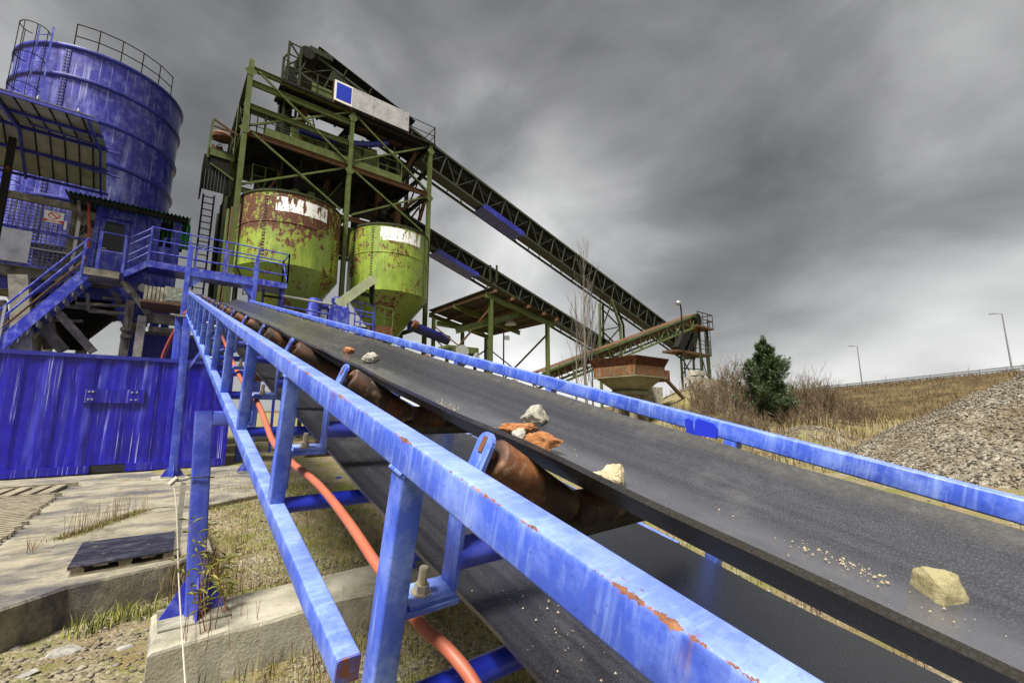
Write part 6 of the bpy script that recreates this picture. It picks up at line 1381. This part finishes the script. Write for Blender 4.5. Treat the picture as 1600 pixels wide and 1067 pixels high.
# ================================================================== VEGETATION
def branch_segments(rn, p, d, L, r, depth, out, up=.25, spread=.6, kids=5, taper=.6, bend=.12, start=.25):
    n = 5; pts = [p.copy()]; dd = d.normalized()
    for i in range(n):
        dd = (dd + Vector((rn.gauss(0, bend), rn.gauss(0, bend), rn.gauss(0, bend) + up * .12))).normalized(); pts.append(pts[-1] + dd * L / n)
    for i in range(n): out.append((pts[i], pts[i + 1], r * (1 - taper * i / n), r * (1 - taper * (i + 1) / n)))
    if depth <= 0: return
    for k in range(kids):
        t = start + (1 - start) * (k + rn.random()) / kids; i = min(n - 1, int(t * n)); q = pts[i].lerp(pts[i + 1], t * n - i)
        a = rn.random() * 6.283; loc = (pts[i + 1] - pts[i]).normalized(); s = loc.cross(Vector((math.cos(a), math.sin(a), .1))).normalized()
        nd = (loc * (1 - spread) + s * spread + Vector((0, 0, up))).normalized(); branch_segments(rn, q, nd, L * (1 - t * .55) * rn.uniform(.42, .68), r * .5, depth - 1, out, up, spread, max(2, kids - 1), taper, bend, .2)
def seg_mesh(segs, nside=3):
    vs, fs = [], []
    for a, b, r0, r1 in segs:
        t = b - a; u = t.cross(Vector((.3, .2, 1))).normalized(); w = t.cross(u).normalized(); k = len(vs)
        for c, r in ((a, r0), (b, r1)):
            for i in range(nside): g = 2 * math.pi * i / nside; vs.append(c + u * r * math.cos(g) + w * r * math.sin(g))
        fs += [(k + i, k + (i + 1) % nside, k + nside + (i + 1) % nside, k + nside + i) for i in range(nside)]
    return vs, fs
M['bark'] = flat('grey_bark', (.16, .13, .095), .9, 0, .35, 6); M['twig'] = flat('brown_twigs', (.115, .080, .045), .9, 0, .4, 3, 0); M['twig_grey'] = flat('grey_twigs', (.095, .085, .068), .9, 0, .4, 3, 0)
def bare_tree(label, base, h, r, seed, kids=9, spread=.32, up=.5, group=None, lean=V(0, 0, 0)):
    rn = random.Random(seed); segs = []; p = Vector(base); pts = [p.copy()]; tr = []
    for i in range(8): q = p + V(rn.gauss(0, .03) * h / 8, rn.gauss(0, .03) * h / 8, h / 8) + lean * h / 8; tr.append((p, q, r * (1 - .85 * i / 8), r * (1 - .85 * (i + 1) / 8))); p = q; pts.append(q)
    for k in range(kids * 2):
        t = .18 + .8 * (k + rn.random()) / (kids * 2); i = min(7, int(t * 8)); q = pts[i].lerp(pts[i + 1], t * 8 - i); a = rn.random() * 6.283
        d = V(math.cos(a) * spread, math.sin(a) * spread, 1).normalized(); branch_segments(rn, q, d, h * (.34 * (1 - t) + .10), r * .32 * (1 - t * .6), 2, segs, up, .30, 4, .7, .07)
    o = thing('bare_tree', label, 'tree', base, group); MB().add(*seg_mesh(tr, 6)).build('trunk', M['bark'], o, 60); MB().add(*seg_mesh(segs)).build('crown', M['twig_grey'], o); return o
def gpt(px, Y, Z=None): p = at(px, 560, Y=Y); return V(p.x, Y, ground_z(p.x, Y, False) if Z is None else Z)
for px, ytop, Y, s, lab in ((916, 392, 18.0, 3, 'tallest slender bare poplar standing before the crossing galleries'), (897, 468, 18.3, 5, 'shorter bare poplar left of the tallest poplar'), (926, 455, 18.6, 8, 'thin bare sapling right of the tallest poplar')):
    b = gpt(px, Y); top = at(px, ytop, Y=Y); bare_tree(lab, tuple(b), top.z - b.z, .11 if s == 3 else .07, s, 11 if s == 3 else 8, .28, .5, 'bare poplars')
# pine
def pine(label, base, h, rad, seed):
    rn = random.Random(seed); o = thing('pine_tree', label, 'tree', base); b = Vector(base); MB().tube(b, b + V(0, 0, h * .97), .11, 8, .02).build('trunk', M['bark'], o)
    segs = []; tv = []; tf = []
    def tuft(p, d, L, n):
        for _ in range(n):
            q = p + Vector((rn.gauss(0, .05), rn.gauss(0, .05), rn.gauss(0, .05))); a = (d + Vector((rn.gauss(0, .55), rn.gauss(0, .55), rn.gauss(0, .45)))).normalized(); s = a.cross(Vector((rn.random() - .5, rn.random() - .5, rn.random()))).normalized() * .022; k = len(tv)
            tv.extend([q - s, q + s, q + a * L * rn.uniform(.7, 1.2)]); tf.append((k, k + 1, k + 2))
    n = 24
    for i in range(n):
        t = i / (n - 1); z = h * (.06 + .86 * t); rr = rad * (1 - t) ** .95 * (1.0 if t > .18 else .8) * rn.uniform(.75, 1.2) + .10
        for k in range(rn.randint(4, 6) if t < .7 else 3):
            a = rn.random() * 6.283; L = rr * rn.uniform(.65, 1.15); p = b + V(0, 0, z); d = V(math.cos(a), math.sin(a), .30 + .5 * t).normalized(); pts = [p]
            for j in range(5): d = (d + V(rn.gauss(0, .08), rn.gauss(0, .08), .10)).normalized(); pts.append(pts[-1] + d * L / 5); segs.append((pts[-2], pts[-1], .022 * (1 - j * .15), .022 * (1 - (j + 1) * .15)))
            for j in range(1, 6):
                tuft(pts[j], d, .17, 11)
                for _ in range(3):
                    sd = (d * .6 + V(rn.gauss(0, .6), rn.gauss(0, .6), rn.uniform(-.1, .4))).normalized(); e = pts[j] + sd * L * rn.uniform(.14, .32); segs.append((pts[j], e, .010, .006)); tuft(pts[j].lerp(e, .6), sd, .15, 9); tuft(e, sd, .16, 13)
    for j in range(5): tuft(b + V(0, 0, h * (.88 + .028 * j)), V(0, 0, 1), .2, 26)
    MB().add(*seg_mesh(segs)).build('branches', M['bark'], o)
    t = NT('pine_needles'); r_ = t.geo.outputs['Random Per Island']; c = t.ramp(r_, [(0., (.012, .026, .009)), (.6, (.038, .072, .02)), (1., (.10, .15, .045))]); t.set(Base_Color=c, Roughness=.6); 
    MB().add(tv, tf).build('crown', t.mat, o)
pb = V(at(1203, 655, Y=10).x, 10, at(1203, 662, Y=10).z); pine('dark green young pine standing among bare shrubs on the bank', tuple(pb), at(1196, 528, Y=10).z - pb.z, 2.1, 5)
# bare scrub masses
def scrub(name, label, spots, mat, seed, stems=9, depth=2, r=.030, kids=5):
    rn = random.Random(seed); segs = []
    for (x, y, h) in spots:
        z = ground_z(x, y, False) - .05
        for _ in range(stems):
            a = rn.random() * 6.283; branch_segments(rn, V(x + rn.gauss(0, .25), y + rn.gauss(0, .25), z), V(math.cos(a) * .45, math.sin(a) * .45, 1), h * rn.uniform(.38, .95), r * rn.uniform(.5, 1.0), depth, segs, .28, .45, kids, .7, .10)
    vs, fs = seg_mesh(segs); o = MB().add(vs, fs).build(name, mat); tag(o, label, 'shrubs', kind='stuff')
def pxs(lst): return [(at(px, 600, Y=Y).x, Y, h) for px, Y, h in lst]
scrub('bare_scrub', 'bare brown scrub between the concrete wall and the pine', pxs([(1075, 12.5, 1.7), (1090, 13.2, 2.0), (1110, 12.2, 1.6), (1128, 12.6, 2.3), (1140, 11.8, 2.4), (1150, 11.2, 2.0), (1160, 11.6, 2.6), (1100, 11.0, 1.3), (1120, 10.6, 1.3), (1085, 11.0, 1.1), (1135, 10.4, 1.2), (1165, 9.8, 1.3), (1060, 12.8, 1.5), (1070, 11.8, 1.3), (1098, 12.8, 1.9), (1118, 11.6, 1.9), (1146, 12.6, 2.2), (1155, 10.4, 1.6), (1172, 10.8, 2.0)]), M['twig'], 3, 20)
scrub('bare_scrub', 'bare brown scrub right of the pine at the foot of the bank', pxs([(1242, 10.5, 3.0), (1255, 9.6, 2.4), (1268, 9.9, 2.9), (1282, 9.2, 2.8), (1295, 8.6, 2.2), (1230, 9.3, 1.8), (1305, 8.2, 1.8), (1318, 8.0, 1.4), (1275, 8.0, 1.6), (1250, 8.4, 1.4), (1222, 8.9, 1.3), (1335, 7.6, 1.2), (1240, 9.0, 1.5), (1180, 9.2, 1.2), (1262, 9.0, 2.4), (1288, 8.7, 2.6), (1300, 9.4, 2.2), (1235, 10.0, 2.2), (1312, 7.4, 1.6), (1328, 7.0, 1.5), (1345, 7.0, 1.2), (1360, 6.6, 1.0), (1290, 7.2, 1.3)]), M['twig'], 5, 20)
scrub('bare_scrub', 'pale bare bushes seen under the blue plant behind the container', [(-2.6, 27, 4.2), (-1.7, 26, 3.8), (-3.6, 28, 4.5), (-.9, 27, 3.4), (-4.6, 27, 4.4), (-5.8, 28, 4.2)], M['twig_grey'], 9, 12, 2, .022)
scrub('bare_scrub', 'line of far bare scrub along the top of the road bank', [(RX + 6 + RNG.uniform(0, 18), y, RNG.uniform(1.2, 3.0)) for y in np.arange(-14, 60, 1.5)], M['twig_grey'], 12, 6, 1, .05, 4)
scrub('bare_scrub', 'sparse bare twigs on the crest of the gravel heap', [(19.5, -1.9, .8), (18.6, -2.6, .7), (20.4, -2.2, .6)], M['twig'], 15, 3, 1, .008)
# grasses: bent blades
def blades(spots, n_each, h, w, seed, spread=.10, lean=.5):
    rn = np.random.default_rng(seed); S = np.repeat(np.array(spots), n_each, 0); n = len(S); S[:, :2] += rn.normal(0, spread, (n, 2)); a = rn.random(n) * 6.283; hh = h * rn.uniform(.45, 1.15, n); ln = lean * rn.uniform(.2, 1.2, n) * hh
    dx, dy = np.cos(a), np.sin(a); sx, sy = -dy * w / 2, dx * w / 2; V_ = np.zeros((n, 5, 3))
    for i, (t, k) in enumerate(((0, 1), (0, -1), (.55, .8), (.55, -.8), (1, 0))): V_[:, i, 0] = S[:, 0] + dx * ln * t * t + sx * k; V_[:, i, 1] = S[:, 1] + dy * ln * t * t + sy * k; V_[:, i, 2] = S[:, 2] - .01 + hh * t * (1 - .15 * t)
    F = np.array([(0, 1, 3), (0, 3, 2), (2, 3, 4)]); return V_.reshape(-1, 3), (F[None] + (np.arange(n) * 5)[:, None, None]).reshape(-1, 3)
def gmat(name, cols): return island_mat(name, cols, .8)
M['dry'] = gmat('dry_grass', [(.10, .07, .03), (.23, .17, .08), (.34, .27, .14), (.16, .10, .045)]); M['grn'] = gmat('yellow_green_grass', [(.08, .10, .015), (.22, .24, .04), (.38, .35, .09), (.14, .16, .03)]); M['red'] = gmat('reddish_dry_stalks', [(.14, .045, .02), (.26, .10, .05), (.30, .20, .09)])
rn = random.Random(21)
def gsp(n, x0, x1, y0, y1, f=.0, fs=.8, seed=1):
    out = []; tries = 0
    while len(out) < n and tries < n * 30:
        tries += 1; x, y = rn.uniform(x0, x1), rn.uniform(y0, y1)
        if mnoise.noise((x * fs + seed, y * fs, seed)) > f: out.append((x, y, ground_z(x, y)))
    return out
def joint(lst): vs = []; fs = []; b = 0; [(vs.append(v), fs.append(f + 0)) for v, f in []]; off = 0; VV = []; FF = []; 
def add_grass(name, label, parts, mat):
    off = 0; VV, FF = [], []
    for v, f in parts: VV.append(v); FF.append(f + off); off += len(v)
    o = np_obj(name, np.concatenate(VV), np.concatenate(FF), mat); tag(o, label, 'grass', kind='stuff')
pxg = lambda px, py, z=-.02: (lambda p: (p.x, p.y, z))(at(px, py, Z=z))
# grass in the slab joint
line = [pxg(97 + 130 * k / 60, 842 - 46 * k / 60, 0) for k in range(60)]
add_grass('joint_grass', 'tuft of dry and green grass growing in the slab joint by the grating', [blades(line, 14, .06, .006, 1, .05), blades([l for l in line[5:] if rn.random() < .6], 3, .42, .005, 2, .06, .25)], M['dry'])
add_grass('joint_moss_grass', 'short green grass at the foot of the slab joint', [blades(line, 22, .045, .007, 3, .06)], M['grn'])
under = gsp(700, .7, 2.6, 4.3, 12, -.25, .9, 2) + gsp(650, .7, 3.4, 1.0, 5.5, -.25, 1.0, 3)
add_grass('yard_grass', 'yellow green grass patches on the ground under the conveyor', [blades(under, 16, .075, .006, 4, .09)], M['grn'])
edge = [(x, 5.12 + rn.uniform(-.12, .16), ground_z(x, 5.1)) for x in np.arange(-.3, .7, .03)]
add_grass('slab_edge_grass', 'green grass tufts along the foot of the slab below the pallet', [blades(edge, 16, .16, .008, 5, .05)], M['grn'])
dryu = gsp(120, .5, 2.4, 4.3, 12, 0, .9, 6) + gsp(160, .4, 3.0, 2.2, 5.6, .0, 1.0, 7) + gsp(420, 2.2, 9.0, -1.0, 9.0, -.2, .7, 8) + [(.44 + rn.uniform(-.1, .25), 4.3 + rn.random() * 1.6, -.12) for _ in range(60)]
add_grass('dry_grass', 'dry straw coloured grass scattered over the yard', [blades(dryu, 8, .20, .006, 6, .12, .45), blades(gsp(500, 1.9, 8, -1.2, 6, -.3, .6, 9), 12, .14, .006, 7, .1, .8)], M['dry'])
add_grass('red_stalks', 'reddish dry weed stalks on the ground beyond the belt', [blades(gsp(240, 1.9, 6.5, -1.0, 5.0, -.3, .9, 10), 4, .30, .005, 8, .06, .3), blades([(.42 + rn.gauss(0, .12), 3.9 + rn.gauss(0, .25), 0.0) for _ in range(10)], 3, .35, .004, 9, .06, .3)], M['red'])
bank = [(x, y, ground_z(x, y, False)) for x, y in ((rn.uniform(12, 40), rn.uniform(3.5, 17)) for _ in range(1100)) if math.hypot(x - HC[0], y - HC[1]) > HR - .5 and not (19 < x < 27 and 13.6 < y < 18.5)]
add_grass('bank_grass', 'tall dry grass on the rough ground below the bank', [blades(bank, 8, .62, .022, 10, .35, .6)], M['dry'])
far = [(x, y, ground_z(x, y, False)) for x, y in ((rn.uniform(40, 106), rn.uniform(2, 62)) for _ in range(7500))]
M['bankg'] = gmat('brown_bank_grass', [(.035, .025, .012), (.10, .07, .03), (.17, .12, .05), (.07, .04, .018)]); add_grass('slope_grass', 'brown dead grass covering the road bank', [blades(far, 7, .55, .035, 11, .8, .8)], M['bankg'])
tuf = [(x, y, heap_z(x, y)) for x, y in ((HC[0] + d * math.cos(a), HC[1] + d * math.sin(a)) for a, d in ((rn.uniform(1.2, 3.4), rn.uniform(3, 9)) for _ in range(60)))]
add_grass('heap_grass', 'sparse dry grass tufts on the gravel heap', [blades(tuf, 14, .3, .012, 12, .14, .6)], M['dry'])
# willow sapling by the nearest leg and thin weeds
def sapling(label, base, h, seed, stems, leafy=True, leafmat=None):
    r_ = random.Random(seed); o = thing('sapling', label, 'plant', base); segs = []; lv, lf = [], []
    for _ in range(stems):
        p = Vector(base) + V(r_.gauss(0, .03), r_.gauss(0, .03), 0); d = V(r_.gauss(0, .28), r_.gauss(0, .28), 1).normalized(); L = h * r_.uniform(.6, 1.1)
        for i in range(9):
            d = (d + V(r_.gauss(0, .09), r_.gauss(0, .09), .02)).normalized(); q = p + d * L / 9; segs.append((p, q, .0035 * (1 - i * .09), .0035 * (1 - (i + 1) * .09)))
            if leafy and i > 1:
                for _k in range(2):
                    a = r_.random() * 6.283; ld = (V(math.cos(a), math.sin(a), r_.uniform(-.2, .7))).normalized(); Lf = r_.uniform(.05, .095); s = ld.cross(V(0, 0, 1)).normalized() * Lf * .10; m = q + ld * Lf * .5 + V(0, 0, .006); k = len(lv); lv.extend([q, m + s, q + ld * Lf - V(0, 0, .012), m - s]); lf.extend([(k, k + 1, k + 2), (k, k + 2, k + 3)])
            p = q
    MB().add(*seg_mesh(segs)).build('stem', M['red'], o)
    if lv: MB().add(lv, lf).build('leaves', leafmat or M['grn'], o)
sapling('leafy willow sapling in front of the nearest conveyor leg', (.40, 3.62, 0.0), .72, 3, 6); sapling('small leafy shoot right of the nearest conveyor leg base', (.52, 3.85, 0.0), .55, 4, 4)
sapling('thin bare weed stalks standing between the hose and the near posts', (.92, 2.9, -.3), .9, 6, 5, False); sapling('thin bare weed stalks below the return belt', (1.05, 1.75, -.3), .75, 7, 5, False); sapling('small dry weed on the slab left of the pallet', tuple(at(45, 862, Z=0)), .22, 8, 7, False)
bt = MB(); p = at(529, 752, Z=-.15); bt.box((p.x - .06, p.y - .03, ground_z(p.x, p.y)), (p.x + .06, p.y + .03, ground_z(p.x, p.y) + .04)); tag(bt.build('litter_scrap', M['blue_rail']), 'small scrap of blue litter on the ground under the conveyor', 'litter')
